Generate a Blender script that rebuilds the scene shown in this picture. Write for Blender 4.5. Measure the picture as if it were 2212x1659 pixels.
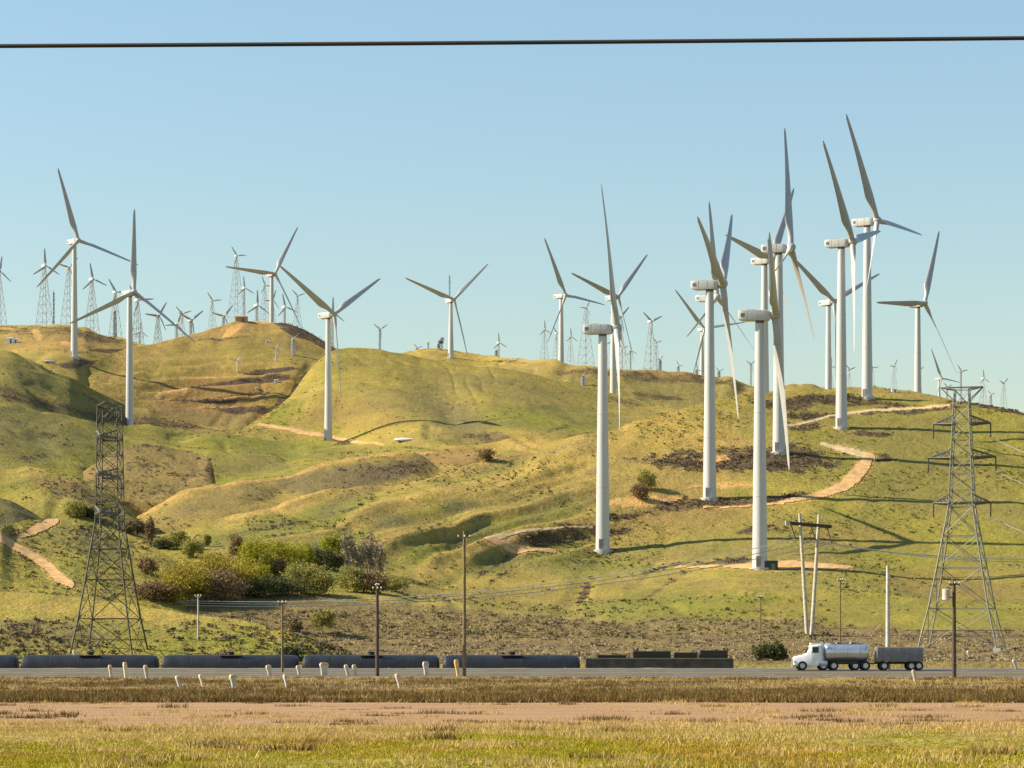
import bpy, math, random
import numpy as np
from mathutils import Vector, Matrix
from mathutils.bvhtree import BVHTree

R = math.radians
rnd = random.Random(7)
rng = np.random.default_rng(11)
for o in list(bpy.data.objects):
    bpy.data.objects.remove(o)

# ------------------------------------------------------------------ camera, sky, sun, exposure
F, CX, CY, VH, ZC = 5700.0, 1106.0, 829.5, 1405.0, 2.4   # focal length, centre, eye level (in photo units 2212 wide), eye height in metres
scene = bpy.context.scene
COL = scene.collection
cam_data = bpy.data.cameras.new('camera')
cam_data.sensor_width = 36.0
cam_data.lens = 36.0 * F / 2212.0
cam_data.shift_y = (VH - CY) / 2212.0
cam_data.clip_start = 0.5
cam_data.clip_end = 20000
cam = bpy.data.objects.new('camera', cam_data)
COL.objects.link(cam)
cam.location = (0, 0, ZC)
cam.rotation_euler = (R(90), 0, 0)
scene.camera = cam

SUN_ELEV, SUN_BACK = 36.0, 1.0      # sun to the left of the view, a little beyond it
to_sun = Vector((-math.cos(R(SUN_BACK)) * math.cos(R(SUN_ELEV)), math.sin(R(SUN_BACK)) * math.cos(R(SUN_ELEV)), math.sin(R(SUN_ELEV))))
world = bpy.data.worlds.new('World')
scene.world = world
world.use_nodes = True
wn = world.node_tree
bg = wn.nodes['Background']
sky = wn.nodes.new('ShaderNodeTexSky')
sky.sky_type = 'NISHITA'
sky.sun_disc = False
sky.sun_elevation = R(SUN_ELEV)
sky.sun_rotation = math.atan2(to_sun.x, to_sun.y)
sky.altitude = 300
sky.air_density = 1.8
sky.dust_density = 0.5
sky.ozone_density = 4.0
tint_node = wn.nodes.new('ShaderNodeMix')          # the camera's colour balance for the whole sky
tint_node.data_type = 'RGBA'; tint_node.blend_type = 'MULTIPLY'; tint_node.inputs[0].default_value = 1.0
wn.links.new(sky.outputs[0], tint_node.inputs[6])
tint_node.inputs[7].default_value = (0.945, 1.0, 1.07, 1)
wn.links.new(tint_node.outputs[2], bg.inputs[0])
bg.inputs[1].default_value = 0.078
sun_data = bpy.data.lights.new('sun', 'SUN')
sun_data.energy = 5.0
sun_data.angle = R(0.53)
sun_data.color = (1.0, 0.90, 0.74)
sun = bpy.data.objects.new('sun', sun_data)
COL.objects.link(sun)
sun.rotation_euler = to_sun.to_track_quat('Z', 'Y').to_euler()
sun.location = (-200, 0, 300)
vs = scene.view_settings
vs.view_transform = 'Standard'
vs.look = 'None'
vs.gamma = 1.0
vs.exposure = 0.94
vs.use_curve_mapping = False

# ------------------------------------------------------------------ helpers
def W(u, v, y):
    return Vector(((u - CX) * y / F, y, ZC + (VH - v) * y / F))

def tag(o, label=None, cat=None, group=None, kind=None):
    if label: o['label'] = label
    if cat: o['category'] = cat
    if group: o['group'] = group
    if kind: o['kind'] = kind
    return o

def empty(name, loc=(0, 0, 0), rz=0.0):
    o = bpy.data.objects.new(name, None)
    o.empty_display_size = 0.5
    COL.objects.link(o)
    o.location = loc
    o.rotation_euler = (0, 0, rz)
    return o

def mesh_obj(name, me, mat=None, parent=None):
    o = bpy.data.objects.new(name, me)
    if mat and len(me.materials) == 0:
        me.materials.append(mat)
    COL.objects.link(o)
    o.parent = parent
    return o

def np_mesh(name, verts, faces, smooth=True):
    """verts (n,3), faces (m,k) arrays -> mesh"""
    me = bpy.data.meshes.new(name)
    verts = np.ascontiguousarray(verts, dtype=np.float32)
    faces = np.ascontiguousarray(faces, dtype=np.int32)
    m, k = faces.shape
    me.vertices.add(len(verts)); me.vertices.foreach_set('co', verts.ravel())
    me.loops.add(m * k); me.loops.foreach_set('vertex_index', faces.ravel())
    me.polygons.add(m)
    me.polygons.foreach_set('loop_start', np.arange(0, m * k, k, dtype=np.int32))
    me.polygons.foreach_set('loop_total', np.full(m, k, dtype=np.int32))
    me.polygons.foreach_set('use_smooth', np.full(m, smooth, dtype=bool))
    me.update(calc_edges=True)
    return me

def color_attr(me, name, cols, domain='POINT'):
    a = me.color_attributes.new(name, 'FLOAT_COLOR', domain)
    c = np.ones((len(cols), 4), dtype=np.float32)
    c[:, :cols.shape[1]] = cols
    a.data.foreach_set('color', c.ravel())

class MB:
    """collects simple solids into one mesh"""
    def __init__(self):
        self.v, self.f = [], []
    def add(self, vs_, fs):
        n = len(self.v)
        self.v += [tuple(p) for p in vs_]
        self.f += [tuple(i + n for i in f) for f in fs]
        return self
    def box(self, c, s, M=None):
        x, y, z = s[0] / 2, s[1] / 2, s[2] / 2
        p = [Vector((c[0] + a * x, c[1] + b * y, c[2] + d * z)) for a in (-1, 1) for b in (-1, 1) for d in (-1, 1)]
        if M: p = [M @ q for q in p]
        return self.add(p, [(0, 1, 3, 2), (4, 6, 7, 5), (0, 4, 5, 1), (2, 3, 7, 6), (0, 2, 6, 4), (1, 5, 7, 3)])
    def tube(self, pts, rads, n=8, cap=True):
        pts = [Vector(p) for p in pts]
        rings, fs = [], []
        prev = None
        for i, p in enumerate(pts):
            d = (pts[min(i + 1, len(pts) - 1)] - pts[max(i - 1, 0)])
            d = d.normalized() if d.length > 1e-9 else Vector((0, 0, 1))
            if prev is None:
                ref = Vector((0, 0, 1)) if abs(d.z) < 0.9 else Vector((1, 0, 0))
                a = d.cross(ref).normalized()
            else:
                a = (prev - d * prev.dot(d))
                a = a.normalized() if a.length > 1e-6 else d.orthogonal().normalized()
            prev = a
            b = d.cross(a)
            r = rads[i] if hasattr(rads, '__len__') else rads
            rings += [p + (a * math.cos(2 * math.pi * k / n) + b * math.sin(2 * math.pi * k / n)) * r for k in range(n)]
        for i in range(len(pts) - 1):
            for k in range(n):
                k2 = (k + 1) % n
                fs.append((i * n + k, i * n + k2, (i + 1) * n + k2, (i + 1) * n + k))
        if cap:
            fs.append(tuple(range(n - 1, -1, -1)))
            fs.append(tuple((len(pts) - 1) * n + k for k in range(n)))
        return self.add(rings, fs)
    def bar(self, a, b, r, n=4):
        return self.tube([a, b], r, n)
    def loft(self, rings, cap=True, closed=True):
        n = len(rings[0]); fs = []
        for i in range(len(rings) - 1):
            for k in range(n if closed else n - 1):
                k2 = (k + 1) % n
                fs.append((i * n + k, i * n + k2, (i + 1) * n + k2, (i + 1) * n + k))
        if cap:
            fs.append(tuple(range(n - 1, -1, -1)))
            fs.append(tuple((len(rings) - 1) * n + k for k in range(n)))
        return self.add([p for r in rings for p in r], fs)
    def mesh(self, name, smooth=False, sharp=35):
        me = bpy.data.meshes.new(name)
        me.from_pydata(self.v, [], self.f)
        me.update()
        if smooth:
            me.polygons.foreach_set('use_smooth', np.ones(len(me.polygons), dtype=bool))
            try: me.set_sharp_from_angle(angle=R(sharp))
            except Exception: pass
        return me
    def build(self, name, mat, parent=None, smooth=False, sharp=35):
        return mesh_obj(name, self.mesh(name, smooth, sharp), mat, parent)

# value noise ------------------------------------------------------
_tab = rng.random((512, 512)).astype(np.float32)
def vnoise(x, y):
    xi = np.floor(x).astype(np.int64); yi = np.floor(y).astype(np.int64)
    fx = x - xi; fy = y - yi
    fx = fx * fx * fx * (fx * (fx * 6 - 15) + 10); fy = fy * fy * fy * (fy * (fy * 6 - 15) + 10)
    a = _tab[xi % 512, yi % 512]; b = _tab[(xi + 1) % 512, yi % 512]
    c = _tab[xi % 512, (yi + 1) % 512]; d = _tab[(xi + 1) % 512, (yi + 1) % 512]
    return (a * (1 - fx) + b * fx) * (1 - fy) + (c * (1 - fx) + d * fx) * fy
def fbm(x, y, oct=4, gain=0.5):
    s = 0.0; amp = 1.0; tot = 0.0
    for k in range(oct):
        s = s + amp * (vnoise(x * 2 ** k + 17.3 * k, y * 2 ** k + 5.1 * k) * 2 - 1)
        tot += amp; amp *= gain
    return s / tot
def sstep(a, b, x):
    t = np.clip((x - a) / (b - a), 0, 1)
    return t * t * (3 - 2 * t)

def pchip(xk, yk, x):
    """monotone cubic through knots (1-D)"""
    xk = np.asarray(xk, float); yk = np.asarray(yk, float); x = np.clip(x, xk[0], xk[-1])
    h = np.diff(xk); d = np.diff(yk) / h
    m = np.zeros_like(yk)
    if len(xk) > 2:
        w1 = 2 * h[1:] + h[:-1]; w2 = h[1:] + 2 * h[:-1]
        ok = d[:-1] * d[1:] > 0
        with np.errstate(divide='ignore', invalid='ignore'):
            m[1:-1] = np.where(ok, (w1 + w2) / (w1 / d[:-1] + w2 / d[1:]), 0)
    m[0] = d[0]; m[-1] = d[-1]
    i = np.clip(np.searchsorted(xk, x) - 1, 0, len(xk) - 2)
    t = (x - xk[i]) / h[i]
    return ((1 + 2 * t) * (1 - t) ** 2 * yk[i] + t * (1 - t) ** 2 * h[i] * m[i] + t * t * (3 - 2 * t) * yk[i + 1] + t * t * (t - 1) * h[i] * m[i + 1])

# ------------------------------------------------------------------ materials
def new_mat(name):
    m = bpy.data.materials.new(name)
    m.use_nodes = True
    nt = m.node_tree
    return m, nt, nt.nodes['Principled BSDF']
def N(nt, t, **kw):
    n = nt.nodes.new(t)
    for k, val in kw.items(): setattr(n, k, val)
    return n
def mixc(nt, fac, a, b, mode='MIX'):
    m = N(nt, 'ShaderNodeMix', data_type='RGBA', blend_type=mode)
    for sock, val in ((m.inputs[0], fac), (m.inputs[6], a), (m.inputs[7], b)):
        if hasattr(val, 'links') or hasattr(val, 'is_linked'): nt.links.new(val, sock)
        elif isinstance(val, tuple): sock.default_value = (*val, 1)[:4]
        else: sock.default_value = val
    return m.outputs[2]
def ramp(nt, val, lo, hi, a=0.0, b=1.0):
    m = N(nt, 'ShaderNodeMapRange')
    nt.links.new(val, m.inputs[0])
    m.inputs[1].default_value = lo; m.inputs[2].default_value = hi
    m.inputs[3].default_value = a; m.inputs[4].default_value = b
    return m.outputs[0]
def mth(nt, op, a, b=None):
    m = N(nt, 'ShaderNodeMath', operation=op)
    for i, val in enumerate((a, b)):
        if val is None: continue
        if hasattr(val, 'is_linked'): nt.links.new(val, m.inputs[i])
        else: m.inputs[i].default_value = val
    return m.outputs[0]
def noise(nt, scale, detail=4, rough=0.6, coord=None):
    n = N(nt, 'ShaderNodeTexNoise')
    n.inputs['Scale'].default_value = scale
    n.inputs['Detail'].default_value = detail
    n.inputs['Roughness'].default_value = rough
    if coord is not None: nt.links.new(coord, n.inputs['Vector'])
    return n.outputs[0]

def plain(name, col, rough=0.6, metal=0.0, var=0.12, scale=1.5, spec=0.5):
    m, nt, p = new_mat(name)
    tc = N(nt, 'ShaderNodeTexCoord')
    n = noise(nt, scale, 5, 0.65, tc.outputs['Object'])
    dark = tuple(c * (1 - var * 1.6) for c in col); light = tuple(min(1, c * (1 + var)) for c in col)
    nt.links.new(mixc(nt, ramp(nt, n, 0.3, 0.7), dark, light), p.inputs['Base Color'])
    p.inputs['Roughness'].default_value = rough
    p.inputs['Metallic'].default_value = metal
    p.inputs['Specular IOR Level'].default_value = spec
    return m

def paint_white():
    m, nt, p = new_mat('white_turbine_paint')
    tc = N(nt, 'ShaderNodeTexCoord')
    mp = N(nt, 'ShaderNodeMapping')
    mp.inputs['Scale'].default_value = (1.6, 1.6, 0.07)
    nt.links.new(tc.outputs['Object'], mp.inputs[0])
    n = noise(nt, 1.0, 5, 0.6, mp.outputs[0])
    nt.links.new(mixc(nt, ramp(nt, n, 0.35, 0.75), (0.51, 0.50, 0.46), (0.44, 0.43, 0.39)), p.inputs['Base Color'])
    p.inputs['Roughness'].default_value = 0.42
    return m

GREEN, GOLD, SCRUB, DIRT, RED, SAGE = (0.238, 0.222, 0.030), (0.405, 0.278, 0.066), (0.085, 0.058, 0.036), (0.53, 0.31, 0.10), (0.29, 0.16, 0.062), (0.155, 0.130, 0.056)
def paint_blade():  # the tower white, darkened so blades and hubs look shaded
    m, nt, p = new_mat('shaded_white_blade_paint')
    tc = N(nt, 'ShaderNodeTexCoord')
    n = noise(nt, 0.6, 4, 0.6, tc.outputs['Object'])
    nt.links.new(mixc(nt, ramp(nt, n, 0.35, 0.7), (0.41, 0.405, 0.38), (0.35, 0.345, 0.32)), p.inputs['Base Color'])
    p.inputs['Roughness'].default_value = 0.4
    return m
def terrain_mat():
    m, nt, p = new_mat('hill_grassland')
    geo = N(nt, 'ShaderNodeNewGeometry')
    a1 = N(nt, 'ShaderNodeVertexColor', layer_name='cover')
    a2 = N(nt, 'ShaderNodeVertexColor', layer_name='tint')
    s1 = N(nt, 'ShaderNodeSeparateColor'); nt.links.new(a1.outputs[0], s1.inputs[0])
    s2 = N(nt, 'ShaderNodeSeparateColor'); nt.links.new(a2.outputs[0], s2.inputs[0])
    pos = geo.outputs['Position']
    nf = noise(nt, 1.1, 4, 0.75, pos)       # clumps of a metre
    nm = noise(nt, 0.16, 5, 0.62, pos)      # patches of some metres
    ng = noise(nt, 3.2, 2, 0.7, pos)
    g = mth(nt, 'ADD', s1.outputs[0], mth(nt, 'ADD', ramp(nt, nm, 0.3, 0.7, -0.35, 0.35), ramp(nt, nf, 0.3, 0.7, -0.22, 0.22)))
    c = mixc(nt, ramp(nt, g, 0.1, 0.9), GOLD, GREEN)
    nl = noise(nt, 0.045, 6, 0.68, pos)     # large mottling of thin and thick growth
    c = mixc(nt, mth(nt, 'MULTIPLY', ramp(nt, mth(nt, 'ADD', nl, mth(nt, 'MULTIPLY', nf, 0.35)), 0.62, 0.88), 0.5), c, (0.14, 0.11, 0.04))
    c = mixc(nt, s2.outputs[1], c, SAGE)
    c = mixc(nt, s2.outputs[0], c, RED)
    # scrub: dark plants with soil between; also carries painted hill shade
    sc = mth(nt, 'ADD', mth(nt, 'MULTIPLY', s1.outputs[2], 0.92), mth(nt, 'ADD', ramp(nt, nf, 0.3, 0.7, -0.42, 0.42), ramp(nt, nm, 0.3, 0.7, -0.22, 0.22)))
    c = mixc(nt, mth(nt, 'MULTIPLY', ramp(nt, sc, 0.35, 0.75), ramp(nt, s1.outputs[2], 0.0, 0.25)), c, SCRUB)
    dn = mth(nt, 'ADD', s1.outputs[1], ramp(nt, nf, 0.3, 0.7, -0.2, 0.2))
    c = mixc(nt, mth(nt, 'MULTIPLY', ramp(nt, dn, 0.35, 0.65), ramp(nt, s1.outputs[1], 0.0, 0.2)), c, DIRT)
    # grain of tufts
    c = mixc(nt, 1.0, c, mixc(nt, ramp(nt, nf, 0.32, 0.68), (0.70, 0.70, 0.70), (1.19, 1.19, 1.19)), 'MULTIPLY')
    c = mixc(nt, 1.0, c, mixc(nt, ramp(nt, ng, 0.3, 0.7), (0.76, 0.76, 0.75), (1.22, 1.22, 1.20)), 'MULTIPLY')
    nt.links.new(c, p.inputs['Base Color'])
    p.inputs['Roughness'].default_value = 0.95
    p.inputs['Specular IOR Level'].default_value = 0.1
    b = N(nt, 'ShaderNodeBump')
    b.inputs['Strength'].default_value = 1.0
    b.inputs['Distance'].default_value = 0.55
    hgt = mth(nt, 'ADD', nf, mth(nt, 'MULTIPLY', nm, 2.0))
    nt.links.new(hgt, b.inputs['Height'])
    nt.links.new(b.outputs[0], p.inputs['Normal'])
    return m

def leaf_mat(name, col, col2=None, var=0.35, transl=0.25):
    m, nt, p = new_mat(name)
    geo = N(nt, 'ShaderNodeNewGeometry')
    col2 = col2 or tuple(c * 0.55 for c in col)
    f = geo.outputs['Random Per Island']
    n = noise(nt, 0.5, 3, 0.6, geo.outputs['Position'])
    c = mixc(nt, mth(nt, 'ADD', mth(nt, 'MULTIPLY', f, 0.55), ramp(nt, n, 0.35, 0.65, 0.0, 0.45)), col2, col)
    nt.links.new(c, p.inputs['Base Color'])
    p.inputs['Roughness'].default_value = 0.8
    p.inputs['Specular IOR Level'].default_value = 0.15
    tr = N(nt, 'ShaderNodeBsdfTranslucent')
    nt.links.new(c, tr.inputs[0])
    mx = N(nt, 'ShaderNodeMixShader'); mx.inputs[0].default_value = transl
    out = nt.nodes['Material Output']
    nt.links.new(p.outputs[0], mx.inputs[1]); nt.links.new(tr.outputs[0], mx.inputs[2]); nt.links.new(mx.outputs[0], out.inputs[0])
    return m

M = {}
M['white'] = paint_white()
M['blade'] = paint_blade()
M['terrain'] = terrain_mat()
M['steel'] = plain('galvanised_steel', (0.20, 0.195, 0.15), 0.55, 0.25, 0.15, 3)
M['steel_dark'] = plain('weathered_steel', (0.13, 0.125, 0.095), 0.65, 0.2, 0.2, 3)
M['steel_small'] = plain('pale_galvanised_lattice', (0.40, 0.41, 0.40), 0.5, 0.1, 0.1, 3)
M['steel_small_dark'] = plain('dull_galvanised_lattice', (0.22, 0.22, 0.21), 0.55, 0.1, 0.1, 3)
M['steel_pale'] = plain('pale_steel', (0.46, 0.46, 0.38), 0.5, 0.2, 0.15, 3)
M['wood_pale'] = plain('sunbleached_pole_wood', (0.52, 0.46, 0.33), 0.85, 0, 0.25, 2.5)
M['wood_brown'] = plain('brown_pole_wood', (0.19, 0.125, 0.06), 0.9, 0, 0.25, 2.5)
M['wood_dark'] = plain('dark_pole_wood', (0.075, 0.055, 0.035), 0.9, 0, 0.25, 2.5)
M['ceramic'] = plain('insulator', (0.07, 0.05, 0.045), 0.3)
M['wire'] = plain('aluminium_wire', (0.50, 0.50, 0.42), 0.45, 0.4)
M['cable'] = plain('black_cable', (0.035, 0.026, 0.015), 0.8)
M['black_tank'] = plain('sooty_black_tank', (0.020, 0.021, 0.023), 0.38, 0, 0.3, 0.8)
M['dark_frame'] = plain('dark_underframe', (0.025, 0.023, 0.02), 0.7)
M['gondola'] = plain('grey_freight_car', (0.045, 0.05, 0.05), 0.6, 0, 0.35, 0.8)
M['rail'] = plain('rail_steel', (0.16, 0.11, 0.08), 0.5, 0.6)
M['sleeper'] = plain('sleeper', (0.06, 0.045, 0.035), 0.9)
M['ballast'] = plain('ballast', (0.20, 0.18, 0.15), 0.95, 0, 0.35, 6)
M['asphalt'] = plain('worn_asphalt', (0.13, 0.115, 0.09), 0.95, 0, 0.18, 1.2, 0.05)
M['line_white'] = plain('road_paint_white', (0.75, 0.74, 0.70), 0.7)
M['line_yellow'] = plain('road_paint_yellow', (0.65, 0.42, 0.05), 0.7)
M['silver'] = plain('brushed_tank_metal', (0.62, 0.63, 0.62), 0.28, 0.75, 0.08, 0.7)
M['truck_white'] = plain('truck_white_paint', (0.80, 0.80, 0.76), 0.3, 0, 0.05)
M['pale_car'] = plain('pinkish_car_paint', (0.26, 0.15, 0.125), 0.45)
M['grey_trailer'] = plain('grey_trailer_paint', (0.17, 0.165, 0.16), 0.45, 0.1, 0.15)
M['tyre'] = plain('tyre_rubber', (0.02, 0.02, 0.02), 0.85)
M['rim'] = plain('wheel_rim', (0.5, 0.5, 0.5), 0.35, 0.7)
M['glass'] = plain('vehicle_glass', (0.02, 0.025, 0.03), 0.08, 0, 0.05)
M['red'] = plain('red_paint', (0.22, 0.05, 0.04), 0.4)
M['amber'] = plain('orange_lens', (0.8, 0.30, 0.04), 0.3)
M['dark_car'] = plain('dark_car_paint', (0.03, 0.028, 0.028), 0.3)
M['post'] = plain('cream_post', (0.60, 0.54, 0.40), 0.55, 0, 0.1)
M['post_dull'] = plain('weathered_post', (0.50, 0.45, 0.36), 0.8, 0, 0.2)
M['post_orange'] = plain('ochre_post', (0.70, 0.43, 0.14), 0.7, 0, 0.15)
M['hut'] = plain('metal_hut', (0.16, 0.15, 0.13), 0.6)
M['tan'] = plain('tan_rendered_hut', (0.42, 0.27, 0.12), 0.8)
M['green_box'] = plain('dark_green_cabinet', (0.025, 0.035, 0.028), 0.5)
M['concrete'] = plain('concrete', (0.45, 0.43, 0.38), 0.9)
M['bark'] = plain('bark', (0.12, 0.09, 0.065), 0.95, 0, 0.3, 4)
M['bark_pale'] = plain('pale_bark', (0.36, 0.32, 0.24), 0.9, 0, 0.3, 4)
M['grass'] = leaf_mat('near_grass', (0.42, 0.34, 0.022), (0.24, 0.215, 0.014))
M['grass_gold'] = leaf_mat('near_gold_grass', (0.50, 0.33, 0.045), (0.30, 0.19, 0.025))
M['straw'] = leaf_mat('dry_straw', (0.62, 0.45, 0.17), (0.40, 0.26, 0.08))
M['brush'] = leaf_mat('brown_brush', (0.23, 0.145, 0.038), (0.09, 0.055, 0.018), transl=0.15)
M['brush_pale'] = leaf_mat('dry_pale_brush', (0.44, 0.315, 0.13), (0.24, 0.16, 0.06), transl=0.1)
M['scrub_dark'] = leaf_mat('dark_hill_scrub', (0.20, 0.145, 0.085), (0.085, 0.06, 0.042), transl=0.12)
M['scrub_olive'] = leaf_mat('olive_hill_scrub', (0.20, 0.185, 0.05), (0.09, 0.085, 0.03), transl=0.15)
M['scrub_sage'] = leaf_mat('grey_sage_scrub', (0.45, 0.35, 0.19), (0.24, 0.18, 0.09), transl=0.15)
M['road_dirt'] = plain('packed_dirt', (0.52, 0.30, 0.105), 0.95, 0, 0.25, 0.6)
M['road_dirt_pale'] = plain('pale_packed_dirt', (0.47, 0.345, 0.16), 0.95, 0, 0.22, 0.6)
def track_mat():
    m, nt, p = new_mat('pink_gravel_track')
    geo = N(nt, 'ShaderNodeNewGeometry')
    mp = N(nt, 'ShaderNodeMapping'); mp.inputs['Scale'].default_value = (0.10, 0.42, 1)
    nt.links.new(geo.outputs['Position'], mp.inputs[0])
    a = noise(nt, 1.0, 6, 0.65, mp.outputs[0]); b = noise(nt, 7.0, 4, 0.7, geo.outputs['Position'])
    c = mixc(nt, ramp(nt, a, 0.35, 0.65), (0.27, 0.135, 0.052), (0.34, 0.20, 0.08))
    c = mixc(nt, 1.0, c, mixc(nt, ramp(nt, b, 0.3, 0.7), (0.72, 0.72, 0.70), (1.2, 1.2, 1.2)), 'MULTIPLY')
    nt.links.new(c, p.inputs['Base Color']); p.inputs['Roughness'].default_value = 0.95
    bp = N(nt, 'ShaderNodeBump'); bp.inputs['Distance'].default_value = 0.05; nt.links.new(b, bp.inputs['Height']); nt.links.new(bp.outputs[0], p.inputs['Normal'])
    return m
M['shoulder'] = track_mat()

# ------------------------------------------------------------------ terrain: hills, each a sheet from its toe over the crest and down the back
def ell(U, V, cu, cv, ru, rv, ang=0.0, soft=0.35, nz=0.35, freq=0.03):
    """soft ellipse with a ragged edge"""
    a = R(ang); du = U - cu; dv = V - cv
    x = (du * math.cos(a) + dv * math.sin(a)) / ru; y = (-du * math.sin(a) + dv * math.cos(a)) / rv
    r = np.sqrt(x * x + y * y) + nz * fbm(U * freq + cu, V * freq * 2.2 + cv, 4, 0.6)
    return 1 - sstep(1 - soft, 1 + soft * 0.4, r)
def pline(U, V, pts, w, soft=0.35, nz=0.25):
    """distance to a polyline; pts (u, v[, half width])"""
    best = np.full(U.shape, 1e9)
    for a, b in zip(pts[:-1], pts[1:]):
        wa = a[2] if len(a) > 2 else w; wb = b[2] if len(b) > 2 else w
        dx, dy = b[0] - a[0], b[1] - a[1]
        t = np.clip(((U - a[0]) * dx + (V - a[1]) * dy) / (dx * dx + dy * dy + 1e-9), 0, 1)
        d = np.hypot(U - a[0] - t * dx, V - a[1] - t * dy) / (wa + (wb - wa) * t)
        best = np.minimum(best, d)
    best = best + nz * fbm(U * 0.05, V * 0.11, 3)
    return 1 - sstep(1 - soft, 1 + soft, best)

LAYERS = []
class Layer: pass
def hill(lines, u0, u1, du=2.8, dv=2.5, bow=0.40, back=(150, 26), relief=0.8, paint=None, roads=(), ribs=None, rel_scale=1.0, rill=1.0):
    """lines: polylines (u, v, distance) from the toe up to the crest"""
    us = np.arange(u0, u1 + du, du); nu = len(us)
    vk = np.array([pchip([p[0] for p in l], [p[1] for p in l], us) for l in lines])
    yk = np.array([pchip([p[0] for p in l], [p[2] for p in l], us) for l in lines])
    for i in range(len(lines) - 2, -1, -1):           # keep the knots in order in every column
        vk[i] = np.maximum(vk[i], vk[i + 1] + 4); yk[i] = np.minimum(yk[i], yk[i + 1] - 3)
    if len(lines) == 2:
        vm = vk[0] * 0.5 + vk[1] * 0.5; ym = yk[0] + (yk[1] - yk[0]) * bow
        vk = np.array([vk[0], vm, vk[1]]); yk = np.array([yk[0], ym, yk[1]])
    nv = int(max(12, np.max(vk[0] - vk[-1]) / dv))
    t = np.linspace(0, 1, nv)
    t = 1 - (1 - t) ** 1.15
    V = vk[0][None, :] + (vk[-1] - vk[0])[None, :] * t[:, None]
    Y = np.empty_like(V)
    for j in range(nu):
        Y[:, j] = pchip(vk[::-1, j], yk[::-1, j], V[:, j])
    U = np.repeat(us[None, :], nv, 0)
    k = np.arange(1, 17) / 16.0
    Yb = Y[-1][None, :] + back[0] * (k ** 1.1)[:, None]
    zc = (VH - V[-1]) * Y[-1] / F
    slope0 = 0.10
    Zb = ZC + zc[None, :] - back[1] * (k ** 1.6)[:, None] + slope0 * 0 * k[:, None]
    Z = ZC + (VH - V) * Y / F
    X = (U - CX) * Y / F
    Xb = (us - CX)[None, :] * (Y[-1] / F)[None, :] * (Yb / Y[-1][None, :])
    kk = np.arange(4, 0, -1)[:, None]                  # the toe runs on below the land in front
    Xs, Ys, Zs = X[0][None, :] + 0 * kk, Y[0][None, :] - 0.6 * kk, Z[0][None, :] - 4.5 * kk
    P = np.stack([np.vstack([Xs, X, Xb]), np.vstack([Ys, Y, Yb]), np.vstack([Zs, Z, Zb])], -1)
    U = np.vstack([np.repeat(us[None, :], 4, 0), U, np.repeat(us[None, :], 16, 0)])
    V = np.vstack([V[0][None, :] + 8.0 * kk, V, V[-1][None, :] - 0.0 * k[:, None]])
    nv += 4
    s = rel_scale
    x, y = P[..., 0], P[..., 1]
    dz = relief * (1.5 * fbm(x / (46 * s), y / (46 * s), 4, 0.5) + 0.22 * fbm(x / 6, y / 6, 3, 0.6))
    dz = dz + 0.10 * fbm(x / 1.8, y / 1.8, 2, 0.6)
    wx = x + 9 * fbm(x / 40, y / 40, 2); g1 = 1 - np.abs(fbm(wx / 19, y / 62, 3, 0.45)) * 2.2       # rills running down the slope
    g2 = 1 - np.abs(fbm(wx / 44 + 9, y / 95 + 3, 3, 0.45)) * 2.0
    dz = dz - rill * (0.75 * sstep(0.35, 1.0, g1) + 1.5 * sstep(0.3, 1.0, g2))
    if ribs is not None: dz = dz + ribs(U, V, x, y)
    P[..., 2] += dz
    n_r, n_c = U.shape
    cover = np.zeros((n_r, n_c, 3)); tint = np.zeros((n_r, n_c, 3))
    c = {'green': cover[..., 0], 'dirt': cover[..., 1], 'scrub': cover[..., 2], 'red': tint[..., 0], 'sage': tint[..., 1]}  # land cover, also used to paint light and shade on some hills
    c['green'] += 0.50 + 0.50 * fbm(x / 70, y / 70, 4)
    crest = 1 - sstep(4, 34, V - vk[-1][None, :] + 7 * fbm(U * 0.02, V * 0.03, 3))     # crests painted light, slopes below dark, to bring out the ridge lines
    c['green'] -= 0.40 * crest * np.clip(0.7 + fbm(U * 0.01, V * 0.02, 2), 0.2, 1.2)
    c['sage'] += 0.32 * (1 - crest) * sstep(-0.25, 0.35, fbm(x / 32 + 5, y / 50, 4, 0.55))
    if paint: paint(c, U, V, x, y)
    for pts, w, mk, lift in roads:                    # trodden verges
        mul(c['dirt'], 0.85 * pline(U, V, [(q[0], q[1], (q[2] if len(q) > 2 else w) * 1.5 + 1.5) for q in pts], w, 0.8, 0.5), 0.62)
    idx = np.arange(n_r * n_c).reshape(n_r, n_c)
    faces = np.stack([idx[:-1, :-1], idx[:-1, 1:], idx[1:, 1:], idx[1:, :-1]], -1).reshape(-1, 4)
    me = np_mesh('hill', P.reshape(-1, 3), faces)
    color_attr(me, 'cover', np.clip(cover.reshape(-1, 3), 0, 1))
    color_attr(me, 'tint', np.clip(tint.reshape(-1, 3), 0, 1))
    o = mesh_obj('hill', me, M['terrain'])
    tag(o, kind='structure')
    L = Layer(); L.P, L.U, L.V, L.cover, L.tint, L.obj, L.nfront = P, U, V, cover, tint, o, nv
    LAYERS.append(L)
    for pts, w, mk, lift in roads:                    # tracks: the same ground, a hand's breadth proud
        msk = pline(U, V, [(q[0], q[1], (q[2] if len(q) > 2 else w) * 0.86) for q in pts], w, 0.25, 0.16)
        msk[nv:] = 0
        quad = (msk[:-1, :-1] + msk[:-1, 1:] + msk[1:, 1:] + msk[1:, :-1]) / 4 > 0.5
        f = faces.reshape(n_r - 1, n_c - 1, 4)[quad]
        if len(f) < 4: continue
        used, inv = np.unique(f.ravel(), return_inverse=True)
        q = P.reshape(-1, 3)[used].copy(); q[:, 2] += lift
        ro = mesh_obj('dirt_track', np_mesh('dirt_track', q, inv.reshape(-1, 4)), M[mk])
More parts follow.
